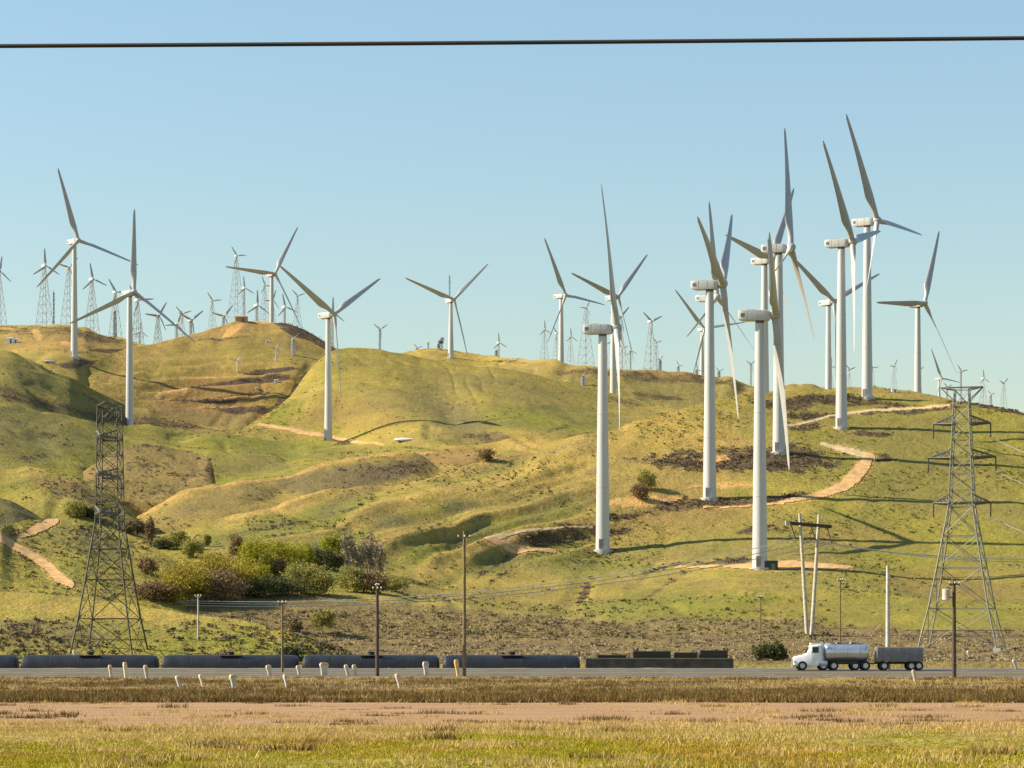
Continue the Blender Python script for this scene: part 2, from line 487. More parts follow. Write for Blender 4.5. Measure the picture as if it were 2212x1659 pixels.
        tag(ro, kind='structure')
    return L

def mul(a, m, target):           # pull a towards target where m
    a += (target - a) * m

# far plateau: land rising behind the skyline, just out of sight
S = [(-700, 706), (0, 706), (140, 706), (205, 721), (266, 736), (325, 748), (380, 736), (470, 708), (520, 695), (585, 700), (650, 714), (700, 742), (735, 760), (800, 759), (860, 765), (960, 761), (1104, 774), (1270, 791), (1438, 804), (1543, 817), (1656, 845), (1690, 841), (1746, 834), (1883, 839), (1960, 849), (2043, 863), (2110, 875), (2212, 890), (2500, 936), (2900, 985)]
hill([[(u, v + 30, 1455) for u, v in S], [(u, v + 3.0, 1700) for u, v in S], [(u, v + 1.5, 2700) for u, v in S]], -650, 2850, du=12, dv=1.2, back=(400, 20), relief=0.5, rill=0.0)

# back ridge at the left (LA)
def pA(c, U, V, x, y):
    c['green'] -= 0.22
    mul(c['scrub'], 0.75 * ell(U, V, 60, 712, 130, 12, 3), 0.8)
    mul(c['scrub'], 0.9 * ell(U, V, 200, 725, 70, 14, 12), 0.85)
    mul(c['scrub'], ell(U, V, 240, 757, 45, 5, 2), 0.9)
    mul(c['scrub'], ell(U, V, 180, 783, 70, 8, -4), 0.9)
    mul(c['red'], 0.6 * ell(U, V, 110, 735, 130, 20, 4), 0.6)
    mul(c['dirt'], ell(U, V, 150, 742, 26, 5, 4), 0.7)
    mul(c['dirt'], 0.8 * ell(U, V, 20, 706, 30, 3, 0), 0.7)
    mul(c['dirt'], 0.8 * ell(U, V, 80, 722, 14, 10, 40), 0.7)
hill([[(-500, 900, 960), (0, 900, 975), (150, 880, 1000), (230, 860, 1080), (300, 850, 1150), (360, 840, 1190)],
      [(-500, 800, 1060), (0, 795, 1065), (150, 785, 1080), (230, 790, 1140), (300, 800, 1185), (360, 810, 1215)],
      [(-500, 700, 1280), (0, 702.4, 1280), (80, 697, 1280), (117, 696.5, 1280), (144, 700, 1280), (168, 707, 1280), (184, 706, 1280), (205, 714, 1275), (221, 720, 1272), (240, 723, 1270), (266, 729, 1265), (301, 738.4, 1260), (340, 752, 1255), (360, 765, 1250)]],
     -480, 355, relief=0.9, rill=0.7, paint=pA)

# peak with the terraced cuts (LB)
def ribB(U, V, x, y):
    t = (V - 815 + 0.05 * (U - 480) + 5 * fbm(U * 0.012, V * 0.02, 3))
    m = ell(U, V, 480, 830, 200, 48, 0)
    return m * 0.9 * np.cos(t * 2 * math.pi / 23.0) - 1.0 * pline(U, V, [(548, 912), (600, 868), (640, 835), (668, 790)], 10, 0.8)
def pB(c, U, V, x, y):
    c['green'] -= 0.12
    mul(c['red'], 0.55, 0.5)
    mul(c['green'], ell(U, V, 380, 800, 130, 40, -25), 0.55)
    mul(c['green'], 0.8 * ell(U, V, 190, 790, 90, 26, -20), 0.9)
    mul(c['dirt'], ell(U, V, 505, 708, 28, 9, -30), 0.8)
    mul(c['dirt'], ell(U, V, 570, 691, 40, 5, 3), 0.75)
    mul(c['red'], ell(U, V, 500, 705, 90, 22, -15), 0.5)
    mul(c['scrub'], 0.9 * ell(U, V, 640, 712, 62, 13, 22), 1.0)  # shade of the peak's right flank painted in as scrub
    mul(c['scrub'], 0.9 * ell(U, V, 700, 742, 40, 10, 30), 1.0)
    mul(c['scrub'], 0.8 * ell(U, V, 480, 728, 70, 4, -4), 0.8)
    mul(c['red'], ell(U, V, 450, 850, 150, 42, -3), 0.7)
    for cu, cv, ru, rv, an in ((590, 797, 70, 8, -4), (560, 822, 90, 9, -4), (450, 830, 60, 7, -6), (540, 850, 80, 7, -3), (430, 862, 90, 7, 2), (520, 880, 90, 9, 4), (600, 870, 40, 9, -40), (640, 836, 24, 8, -40), (660, 805, 26, 7, -50), (585, 902, 36, 8, -35)):
        mul(c['scrub'], ell(U, V, cu, cv, ru, rv, an, 0.5), 1.0)  # shadows of the terraces and the draw, painted as dark bands
    mul(c['dirt'], ell(U, V, 370, 845, 40, 8, -10), 0.75)
    mul(c['dirt'], 0.8 * ell(U, V, 480, 815, 120, 3, -4), 0.7)
    mul(c['dirt'], 0.8 * ell(U, V, 470, 872, 60, 6, 0), 0.6)
    mul(c['sage'], 0.7 * ell(U, V, 470, 905, 150, 26, 6), 0.8)
hill([[(100, 880, 1022), (300, 915, 1028), (450, 945, 1032), (560, 950, 1032), (700, 930, 1034), (900, 900, 1040)],
      [(100, 850, 1040), (200, 790, 1100), (260, 756, 1150), (301, 745, 1170), (325, 742.4, 1180), (380, 728, 1200), (420, 716, 1215), (470, 701, 1230), (500, 692, 1240), (520, 688, 1245), (560, 690, 1250), (585, 693, 1250), (620, 697, 1250), (650, 707, 1250), (680, 724, 1245), (700, 735, 1240), (720, 745, 1235), (740, 757, 1230), (800, 790, 1210), (900, 830, 1190)]],
     110, 890, relief=0.8, rill=0.5, paint=pB, ribs=ribB)

# back ridge at the right of it (LD)
def pD(c, U, V, x, y):
    c['green'] -= 0.25
    mul(c['sage'], 0.6 * ell(U, V, 1350, 840, 330, 60, 4), 0.7)
    for cu, cv, ru, rv, an in ((1300, 800, 130, 10, 3), (1400, 812, 90, 12, 6), (1500, 815, 60, 12, 8), (1590, 830, 60, 12, 16), (1430, 850, 80, 7, 4), (1100, 775, 60, 4, 4)):
        mul(c['scrub'], 0.9 * ell(U, V, cu, cv, ru, rv, an, 0.6), 0.75)
    mul(c['red'], 0.8 * ell(U, V, 1450, 806, 120, 9, 4), 0.6)
hill([[(700, 850, 1220), (1000, 850, 1220), (1200, 900, 1195), (1400, 930, 1185), (1600, 930, 1175), (1900, 940, 1150)],
      [(700, 800, 1390), (760, 775, 1400), (860, 762, 1420), (912, 754, 1430), (961, 753.5, 1430), (1011, 757, 1430), (1050, 761.6, 1415), (1104, 767, 1370), (1159, 772, 1325), (1214, 779, 1292), (1270, 784.5, 1288), (1352, 790, 1292), (1407, 795, 1300), (1438, 797, 1302), (1493, 802, 1304), (1543, 810, 1304), (1580, 811, 1302), (1596, 817, 1300), (1623, 826, 1296), (1656, 838, 1290), (1720, 855, 1284), (1900, 900, 1270)]],
     720, 1890, relief=0.9, paint=pD)

# smooth hill with gullies in the middle (LC)
def ribC(U, V, x, y):
    s = (U - 1010) - 0.85 * (V - 830)                  # gullies run down to the right
    m = ell(U, V, 1040, 830, 130, 52, 20, 0.6, 0.2)
    g = np.abs(np.sin(s * math.pi / 34 + 2.2 * fbm(U * 0.02, V * 0.02, 2)))
    d = -0.32 * m * (1 - g) ** 2 * np.clip(0.6 + 1.6 * fbm(U * 0.03, V * 0.03, 2), 0, 1.5)
    d = d - 3.5 * ell(U, V, 985, 895, 130, 44, 32, 1.4, 0.1) - 1.5 * pline(U, V, [(930, 930), (1010, 945), (1060, 950)], 14, 0.8)
    return d
def pC(c, U, V, x, y):
    mul(c['green'], 0.7, 0.38)
    mul(c['green'], ell(U, V, 760, 800, 70, 50, -60), 0.5)
    mul(c['green'], 0.9 * ell(U, V, 1180, 905, 160, 32, 6), 0.95)
    mul(c['green'], 0.8 * ell(U, V, 610, 900, 60, 22, -35), 0.95)
    mul(c['sage'], 0.5 * ell(U, V, 900, 880, 160, 40, 14), 0.6)
    mul(c['red'], 0.7 * ell(U, V, 760, 895, 120, 40, 5), 0.42)
    mul(c['scrub'], 0.6 * ell(U, V, 930, 830, 40, 14, 45, 0.8), 0.55)
    mul(c['scrub'], 0.6 * ell(U, V, 985, 880, 80, 18, 32, 0.9), 0.5)  # shade in the hollow, painted with scrub here and sage below
    mul(c['sage'], 0.8 * ell(U, V, 980, 880, 120, 40, 30, 0.9), 0.85)
    mul(c['sage'], 0.6 * ell(U, V, 1110, 850, 160, 34, 12, 0.9), 0.6)
    mul(c['scrub'], 0.9 * ell(U, V, 1065, 936, 70, 11, 10, 0.6), 0.75)
    mul(c['scrub'], 0.8 * ell(U, V, 1210, 925, 60, 8, -22, 0.7), 0.7)
    mul(c['scrub'], 0.8 * ell(U, V, 1240, 945, 60, 8, -14, 0.7), 0.6)
    mul(c['scrub'], 0.9 * ell(U, V, 1350, 868, 80, 9, 10, 0.6), 0.7)
hill([[(420, 985, 920), (560, 978, 930), (705, 980, 940), (860, 985, 885), (1000, 990, 830), (1200, 985, 850), (1400, 960, 930), (1750, 970, 930)],
      [(420, 975, 930), (500, 938, 960), (545, 912, 990), (590, 885, 1020), (630, 850, 1050), (655, 815, 1075), (680, 785, 1090), (705, 765, 1100), (735, 753, 1110), (770, 751.5, 1115), (800, 752, 1118), (840, 757, 1120), (880, 765, 1125), (920, 774, 1130), (970, 782, 1135), (1000, 786, 1135), (1100, 797, 1140), (1200, 820, 1150), (1300, 845, 1170), (1340, 852, 1175), (1400, 870, 1160), (1480, 887, 1130), (1560, 905, 1100), (1750, 940, 1050)]],
     430, 1740, relief=0.6, rill=0.32, paint=pC, ribs=ribC, bow=0.44,
     roads=[([(560, 916, 3.0), (610, 926, 4.5), (690, 940, 5), (760, 954, 4), (830, 962, 2.5)], 5, 'road_dirt', 0.14)])

# hilltop behind the row of towers at the right (LE)
def pE(c, U, V, x, y):
    mul(c['green'], 0.8, 0.18)
    mul(c['sage'], 0.5, 0.5)
    mul(c['scrub'], 0.5 * ell(U, V, 1950, 850, 120, 6, 6, 0.8), 0.6)
hill([[(1450, 960, 740), (1700, 930, 740), (1900, 930, 740), (2150, 930, 740), (2600, 990, 740)],
      [(1450, 920, 850), (1560, 880, 860), (1600, 862, 860), (1656, 842, 870), (1690, 834, 880), (1746, 827, 890), (1826, 831, 890), (1883, 832.5, 890), (1920, 837.5, 890), (1960, 842, 890), (2013, 851, 888), (2043, 857, 885), (2110, 874, 880), (2212, 897, 870), (2600, 980, 850)]],
     1460, 2580, relief=0.7, paint=pE)

# dark spur at the far left (LG1)
def p1(c, U, V, x, y):
    mul(c['green'], 0.5, 0.75)
    mul(c['sage'], 0.35, 0.6)
    for cu, cv, ru, rv, an in ((30, 840, 70, 30, 20), (60, 810, 60, 12, 20), (170, 850, 90, 10, 22), (230, 880, 60, 14, 20), (330, 905, 90, 12, 14), (120, 800, 70, 10, 25), (450, 925, 90, 7, 6)):
        mul(c['scrub'], 0.55 * ell(U, V, cu, cv, ru, rv, an, 0.7), 0.65)
    mul(c['red'], 0.6 * ell(U, V, 380, 910, 130, 16, 8), 0.6)
    mul(c['green'], pline(U, V, [(120, 802), (200, 838), (275, 872)], 7), 0.9)
    mul(c['scrub'], 0.95 * pline(U, V, [(-300, 800), (0, 842), (133, 878), (227, 904), (320, 912), (420, 918)], 12, 0.9), 0.75)  # shadowed ravine above the green hill's crest, painted as scrub
hill([[(-520, 920, 775), (0, 905, 798), (150, 925, 840), (300, 955, 926), (450, 965, 935), (760, 990, 940)],
      [(-520, 735, 915), (-200, 743, 925), (0, 751, 932), (21, 753.5, 934), (53, 767, 937), (80, 780, 940), (115, 799, 944), (149, 812, 948), (187, 831, 972), (227, 849.5, 986), (253, 860, 996), (280, 873.5, 1006), (320, 878, 1011), (347, 889.5, 1012), (400, 905.5, 1012), (453, 915, 1012), (533, 927, 1010), (620, 942, 1005), (760, 975, 985)]],
     -500, 740, relief=0.8, rill=0.6, paint=p1)

# green hill in front of it (LG2)
def p2(c, U, V, x, y):
    mul(c['green'], 0.7, 0.8)
    mul(c['green'], ell(U, V, 560, 955, 160, 24, 6), 1.0)
    mul(c['sage'], 0.8 * ell(U, V, 60, 930, 130, 60, 10), 0.7)
    mul(c['scrub'], 0.7 * ell(U, V, 10, 960, 40, 26, 20, 0.8), 0.6)
    mul(c['green'], ell(U, V, 400, 1050, 120, 18, -4), 1.0)
    for cu, cv, ru, rv in ((100, 935, 26, 5), (60, 990, 30, 6), (150, 955, 18, 4), (190, 1010, 26, 7), (90, 985, 24, 5), (30, 905, 22, 4)):
        mul(c['scrub'], 0.9 * ell(U, V, cu, cv, ru, rv, 8, 0.6), 0.7)
    mul(c['scrub'], 0.8 * ell(U, V, 740, 958, 36, 2.5, -5, 0.4), 0.7)
    mul(c['scrub'], 0.7 * ell(U, V, 340, 1058, 60, 6, -8, 0.6), 0.7)
    mul(c['red'], 0.7 * ell(U, V, 470, 935, 60, 8, 6), 0.6)
    mul(c['sage'], 0.7 * ell(U, V, 560, 990, 60, 16, 12), 0.6)
hill([[(-520, 1075, 604), (0, 1095, 606), (150, 1110, 606), (300, 1120, 612), (450, 1100, 628), (600, 1075, 650), (750, 1045, 680), (900, 1020, 710), (1150, 1015, 730)],
      [(-520, 815, 745), (-200, 832, 755), (0, 856, 766), (40, 867, 769), (80, 879, 773), (133, 891, 780), (187, 905, 792), (227, 915, 806), (267, 921, 824), (293, 920, 838), (333, 921, 850), (373, 925, 860), (400, 928, 865), (453, 927, 875), (507, 932, 885), (553, 940, 890), (620, 948, 900), (705, 953, 905), (800, 960, 890), (860, 960, 880), (930, 966, 860), (1000, 977, 850), (1150, 1000, 820)]],
     -500, 1130, relief=0.9, rill=0.6, paint=p2)

# round mound with a steep dark end (LG3)
def p3(c, U, V, x, y):
    mul(c['green'], 0.8, 0.15)
    mul(c['red'], 0.6, 0.35)
    mul(c['sage'], 0.7, 0.75)
    mul(c['scrub'], 0.9 * sstep(-0.1, 0.4, fbm(U * 0.05, V * 0.1, 4, 0.65)), 0.6)
    mul(c['scrub'], 0.8 * ell(U, V, 455, 1010, 22, 40, 0, 0.8), 0.7)  # shade on the steep right end, painted with the scrub colour
    mul(c['dirt'], 0.7 * pline(U, V, [(330, 980), (352, 1010), (370, 1025)], 5, 0.8), 0.5)
    mul(c['green'], ell(U, V, 330, 1046, 120, 8, 0), 0.9)
hill([[(170, 1075, 600), (300, 1085, 605), (420, 1085, 605), (500, 1095, 610)],
      [(170, 1020, 635), (230, 985, 650), (261, 968, 660), (307, 959, 668), (347, 960, 672), (387, 967, 674), (427, 977, 672), (446, 984, 668), (455, 993, 664), (461, 1010, 656), (465, 1035, 648), (475, 1062, 640), (500, 1080, 630)]],
     180, 498, relief=0.5, rill=0.3, paint=p3, back=(70, 14))

# reddish hill in the middle (LH2)
def p4(c, U, V, x, y):
    mul(c['green'], 0.8, 0.15)
    mul(c['red'], 0.85 * ell(U, V, 960, 985, 130, 26, 0), 0.75)
    mul(c['dirt'], ell(U, V, 900, 970, 40, 7, -6), 0.6)
    mul(c['dirt'], 0.8 * ell(U, V, 1140, 950, 40, 8, -8), 0.6)
    mul(c['scrub'], 0.8 * ell(U, V, 1030, 985, 26, 12, 30, 0.8), 0.7)
    mul(c['green'], 0.7 * ell(U, V, 1100, 965, 60, 8, -14), 0.7)
hill([[(760, 1035, 680), (900, 1035, 685), (1100, 1030, 690), (1420, 1010, 715)],
      [(760, 1005, 700), (840, 977, 745), (883, 969, 760), (937, 963.6, 775), (992, 957, 785), (1034, 954, 790), (1121, 942, 795), (1175, 938, 800), (1235, 936, 800), (1300, 940, 800), (1420, 955, 790)]],
     770, 1410, relief=0.7, paint=p4)

# spur with the dark round nose (LH1)
def p5(c, U, V, x, y):
    mul(c['green'], 0.7, 0.3)
    top = [(300, 1112), (360, 1081), (440, 1046), (533, 1034), (621, 1027), (731, 997), (814, 979), (870, 976)]
    mul(c['dirt'], 0.55 * pline(U, V, top, 6, 0.9), 0.5)  # paler crest edge painted in to define the ridge
    mul(c['sage'], 0.9 * ell(U, V, 770, 1025, 200, 30, -8), 1.0)
    mul(c['scrub'], 0.95 * ell(U, V, 830, 1018, 150, 30, -8, 0.8), 0.62)  # nose darkened both for its side away from the sun and for scrub
    mul(c['dirt'], 0.8 * pline(U, V, top, 4, 0.9), 0.6)
    mul(c['scrub'], 0.85 * ell(U, V, 560, 1068, 60, 14, -6, 0.8), 0.65)
    mul(c['scrub'], 0.7 * ell(U, V, 900, 1015, 45, 22, 30, 0.8), 0.7)
    mul(c['sage'], 0.6 * ell(U, V, 480, 1070, 120, 22, -14), 0.7)
    mul(c['red'], 0.4, 0.4)
hill([[(230, 1185, 520), (400, 1150, 542), (600, 1110, 574), (750, 1085, 600), (900, 1065, 626), (985, 1080, 634)],
      [(230, 1150, 550), (293, 1113, 570), (320, 1100, 580), (360, 1079, 590), (400, 1057, 600), (440, 1043, 610), (480, 1036, 615), (533, 1031, 622), (580, 1030, 630), (621, 1024, 640), (676, 1007, 650), (731, 994, 660), (772, 984, 668), (814, 976, 675), (841, 973, 678), (883, 976, 680), (910, 985, 678), (932, 999, 674), (946, 1012, 668), (956, 1030, 655), (985, 1070, 640)]],
     240, 980, relief=0.6, rill=0.35, paint=p5, back=(60, 12), bow=0.46)

# lower mounds at the left (LG4, LG4b)
def p6(c, U, V, x, y):
    mul(c['green'], 0.6, 0.6)
    mul(c['red'], 0.8 * ell(U, V, 120, 1035, 70, 20, 10), 0.55)
    mul(c['sage'], 0.7 * ell(U, V, 170, 1060, 90, 26, 18), 0.8)
    mul(c['scrub'], 0.85 * ell(U, V, 190, 1065, 80, 22, 20, 0.8), 0.7)
    mul(c['scrub'], 0.8 * ell(U, V, 110, 1030, 20, 5, 8, 0.6), 0.8)
    mul(c['green'], 0.8 * pline(U, V, [(0, 1050), (60, 1035), (110, 1012)], 9), 0.85)
hill([[(-420, 1150, 482), (0, 1150, 486), (150, 1150, 484), (340, 1165, 486)],
      [(-420, 1020, 530), (0, 1010, 550), (27, 1004, 552), (59, 998, 555), (93, 1001.5, 555), (128, 1011, 555), (160, 1020, 553), (187, 1033, 550), (213, 1045, 548), (240, 1061, 545), (270, 1085, 540), (300, 1115, 530), (340, 1150, 515)]],
     -400, 335, relief=0.8, paint=p6, back=(80, 14))
def p7(c, U, V, x, y):
    mul(c['green'], 0.7, 0.4)
    mul(c['sage'], 0.8, 0.9)
    mul(c['scrub'], 0.5, 0.5)
hill([[(-420, 1165, 434), (150, 1165, 449)],
      [(-420, 1010, 455), (-100, 1040, 468), (0, 1063, 472), (27, 1071, 473), (53, 1084, 474), (80, 1100, 475), (107, 1114, 474), (150, 1140, 465)]],
     -400, 148, relief=0.6, paint=p7, back=(50, 10))

# mound with the ochre track (LG5)
def p8(c, U, V, x, y):
    mul(c['green'], 0.6, 0.75)
    mul(c['sage'], 0.7 * ell(U, V, 190, 1165, 120, 30, 14), 0.8)
    mul(c['scrub'], 0.8 * ell(U, V, 190, 1150, 70, 18, 20, 0.8), 0.6)
    mul(c['scrub'], 0.9 * pline(U, V, [(20, 1152), (40, 1146), (75, 1128), (100, 1122)], 4, 0.6), 0.7)
    mul(c['scrub'], 0.7 * ell(U, V, 130, 1256, 70, 10, 2, 0.8), 0.6)
    mul(c['green'], ell(U, V, 340, 1235, 60, 14, 10), 0.95)
hill([[(-420, 1330, 380), (0, 1330, 380), (150, 1330, 378), (300, 1340, 378), (520, 1350, 388)],
      [(-420, 1160, 400), (0, 1135, 420), (27, 1123, 428), (53, 1118, 432), (80, 1117, 435), (120, 1117, 437), (160, 1119, 438), (200, 1129.5, 438), (240, 1140, 438), (280, 1152, 437), (320, 1170, 434), (370, 1200, 430), (420, 1240, 425), (460, 1275, 420), (520, 1310, 410)]],
     -400, 515, relief=0.6, rill=0.3, paint=p8, back=(70, 14), bow=0.5,
     roads=[([(46, 1153, 6), (70, 1142, 10), (95, 1131, 10), (118, 1119, 10)], 7, 'road_dirt', 0.12),
            ([(-60, 1140, 12), (0, 1153, 11), (35, 1178, 10), (75, 1197, 10), (105, 1218, 11), (130, 1243, 13), (155, 1256, 8)], 9, 'road_dirt', 0.12)])

# the big hill that carries the near towers (LF)
def ribF(U, V, x, y):
    # long folds running down to the left
    s = V + 0.28 * (U - 1000) + 34 * fbm(U * 0.0035, V * 0.007, 3)
    m = (1 - sstep(1180, 1420, U)) * sstep(440, 620, U) * (1 - sstep(1180, 1240, V))
    w = 0.5 + 0.5 * np.sin(s * 2 * math.pi / 74.0)
    d = m * (1.15 * w ** 1.6 + 0.16 * np.sin(s * 2 * math.pi / 27.0 + 1.3)) * np.clip(0.75 + fbm(U * 0.006, V * 0.006, 2), 0.2, 1.3)
    d = d - 0.3 * pline(U, V, [(1230, 1075), (1120, 1105), (1000, 1150), (860, 1185)], 16, 1.0, 0.1)
    d = d - 0.9 * pline(U, V, [(1340, 925), (1262, 985), (1200, 1005)], 20, 1.0, 0.1)
    d = d - 0.5 * pline(U, V, [(1262, 1258), (1230, 1310), (1210, 1330)], 18, 1.0, 0.1)
    d = d - 0.7 * pline(U, V, [(1100, 1195), (1010, 1230), (900, 1275)], 24, 1.0, 0.1)
    d = d + 0.4 * ell(U, V, 1640, 1225, 330, 22, 0, 0.9, 0.05)
    return d
def pF(c, U, V, x, y):
    mul(c['green'], 0.6, 0.42)
    right = sstep(1700, 1900, U)
    mul(c['green'], right * 0.85, 1.0)
    mul(c['red'], 0.22 * right, 0.6)
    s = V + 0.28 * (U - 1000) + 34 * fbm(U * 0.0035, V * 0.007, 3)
    folds = (1 - sstep(1250, 1450, U)) * sstep(450, 600, U) * (1 - sstep(1190, 1260, V))  # light and shaded sides of the folds painted into green and sage
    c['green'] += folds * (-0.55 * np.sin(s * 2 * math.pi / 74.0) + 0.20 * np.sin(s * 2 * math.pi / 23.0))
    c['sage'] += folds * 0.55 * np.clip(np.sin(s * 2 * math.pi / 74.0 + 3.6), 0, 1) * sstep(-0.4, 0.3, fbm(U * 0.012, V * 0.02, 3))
    cr = [(498, 1111), (580, 1096), (676, 1068), (745, 1059), (855, 1049), (937, 1026), (1055, 996), (1175, 974), (1250, 950), (1340, 918), (1460, 890)]
    mul(c['dirt'], 0.7 * pline(U, V, cr, 9, 1.0), 0.55); mul(c['green'], 0.9 * pline(U, V, cr, 13, 0.9), 0.0)  # bright crest edge painted in with the dirt colour
    for pts in ([(1330, 945), (1230, 990), (1110, 1018), (990, 1050), (880, 1085), (760, 1115)], [(1290, 1010), (1180, 1045), (1060, 1085), (930, 1122), (800, 1150)]):
        mul(c['green'], 0.8 * pline(U, V, pts, 13, 1.0), 0.0); mul(c['dirt'], 0.45 * pline(U, V, pts, 9, 1.0), 0.5)  # lit spur crests painted as gold lines
    mul(c['green'], 0.8 * ell(U, V, 620, 1130, 190, 32, -14), 1.0)
    mul(c['dirt'], 0.5 * pline(U, V, [(820, 1085), (900, 1072), (1000, 1040), (1110, 1030), (1200, 1008)], 8, 0.9), 0.45)
    mul(c['dirt'], 0.45 * pline(U, V, [(590, 1095), (640, 1080), (700, 1070)], 7, 0.9), 0.6)
    for pts in ([(500, 1152), (620, 1128), (760, 1098), (830, 1075)], [(800, 1180), (900, 1160), (1010, 1135), (1060, 1118)], [(520, 1166), (600, 1160), (700, 1140)]):
        mul(c['scrub'], 0.8 * pline(U, V, pts, 3.5, 0.7), 0.55)
    # gold around the pads
    mul(c['green'], 0.9 * ell(U, V, 1420, 1010, 230, 120, -10), 0.0)
    mul(c['dirt'], 0.75 * ell(U, V, 1560, 955, 130, 16, -4, 0.7), 0.55)
    mul(c['dirt'], ell(U, V, 1380, 1085, 110, 18, -4, 0.6), 0.7)
    mul(c['dirt'], 0.9 * ell(U, V, 1570, 1048, 110, 10, -2, 0.6), 0.65)
    mul(c['dirt'], 0.8 * ell(U, V, 1540, 985, 60, 10, 0, 0.6), 0.7)
    mul(c['red'], 0.6 * ell(U, V, 1420, 1130, 260, 40, -8), 0.5)
    for cu, cv, ru, rv, an in ((1600, 990, 220, 30, 0), (1480, 992, 90, 17, -2), (1700, 985, 110, 34, 0), (1530, 1090, 150, 17, -4), (1690, 1075, 80, 10, -8), (1440, 1080, 60, 12, -4), (1200, 1165, 90, 18, -2), (1320, 1150, 80, 9, -2), (1250, 1145, 60, 5, -4), (1345, 1118, 70, 9, -6),
                               (1690, 875, 100, 12, 2), (1800, 862, 110, 12, 2), (1760, 900, 90, 12, 0), (1960, 885, 120, 11, -5), (1880, 870, 130, 8, 0), (1890, 938, 90, 6, 3), (1730, 920, 70, 12, 3), (1905, 985, 50, 10, 6),
                               (1560, 1217, 80, 9, -3), (1450, 1225, 70, 5, -12), (1262, 1275, 12, 34, 35), (2150, 878, 120, 5, 9), (1640, 1140, 60, 10, -4)):
        mul(c['scrub'], 0.95 * ell(U, V, cu, cv, ru, rv, an, 0.6, 0.6), 0.85)
    mul(c['scrub'], 0.8 * pline(U, V, [(1480, 1240), (1440, 1262), (1380, 1295)], 4, 0.7), 0.7)
    mul(c['scrub'], 0.8 * pline(U, V, [(1110, 1180), (1070, 1210), (1030, 1240)], 4, 0.7), 0.7)
    mul(c['scrub'], 0.8 * pline(U, V, [(1150, 1195), (1100, 1225), (1050, 1262)], 4, 0.7), 0.6)
    mul(c['green'], 0.9 * ell(U, V, 1560, 1320, 330, 46, 2), 1.0)
    mul(c['green'], 0.9 * ell(U, V, 1250, 1215, 170, 22, 4), 0.95)
    mul(c['green'], 0.8 * ell(U, V, 2000, 1180, 220, 36, 0), 1.0)
    mul(c['red'], 0.35 * ell(U, V, 2080, 1250, 190, 40, 0), 0.8)
    mul(c['red'], 0.35 * ell(U, V, 1850, 1150, 160, 22, 4), 0.7)
    mul(c['red'], 0.3 * ell(U, V, 1720, 1320, 120, 30, 0), 0.8)
    mul(c['dirt'], 0.8 * ell(U, V, 1680, 1340, 30, 8, 4), 0.5)
    mul(c['green'], 0.8 * ell(U, V, 640, 1265, 170, 60, 0), 0.8)
    # edge of the scrub flat
    edge = 1325 + 0.030 * (U - 1100)
    edge = np.where(U < 1100, 1325 - 0.09 * (1100 - U), edge) + 8 * fbm(U * 0.02, V * 0.05, 3)
    fl = sstep(-5, 6, V - edge)
    mul(c['sage'], fl * 0.75, 1.0); mul(c['red'], fl * 0.5, 0.4); mul(c['scrub'], fl * 0.6, 0.42); mul(c['green'], fl * 0.7, 0.25)
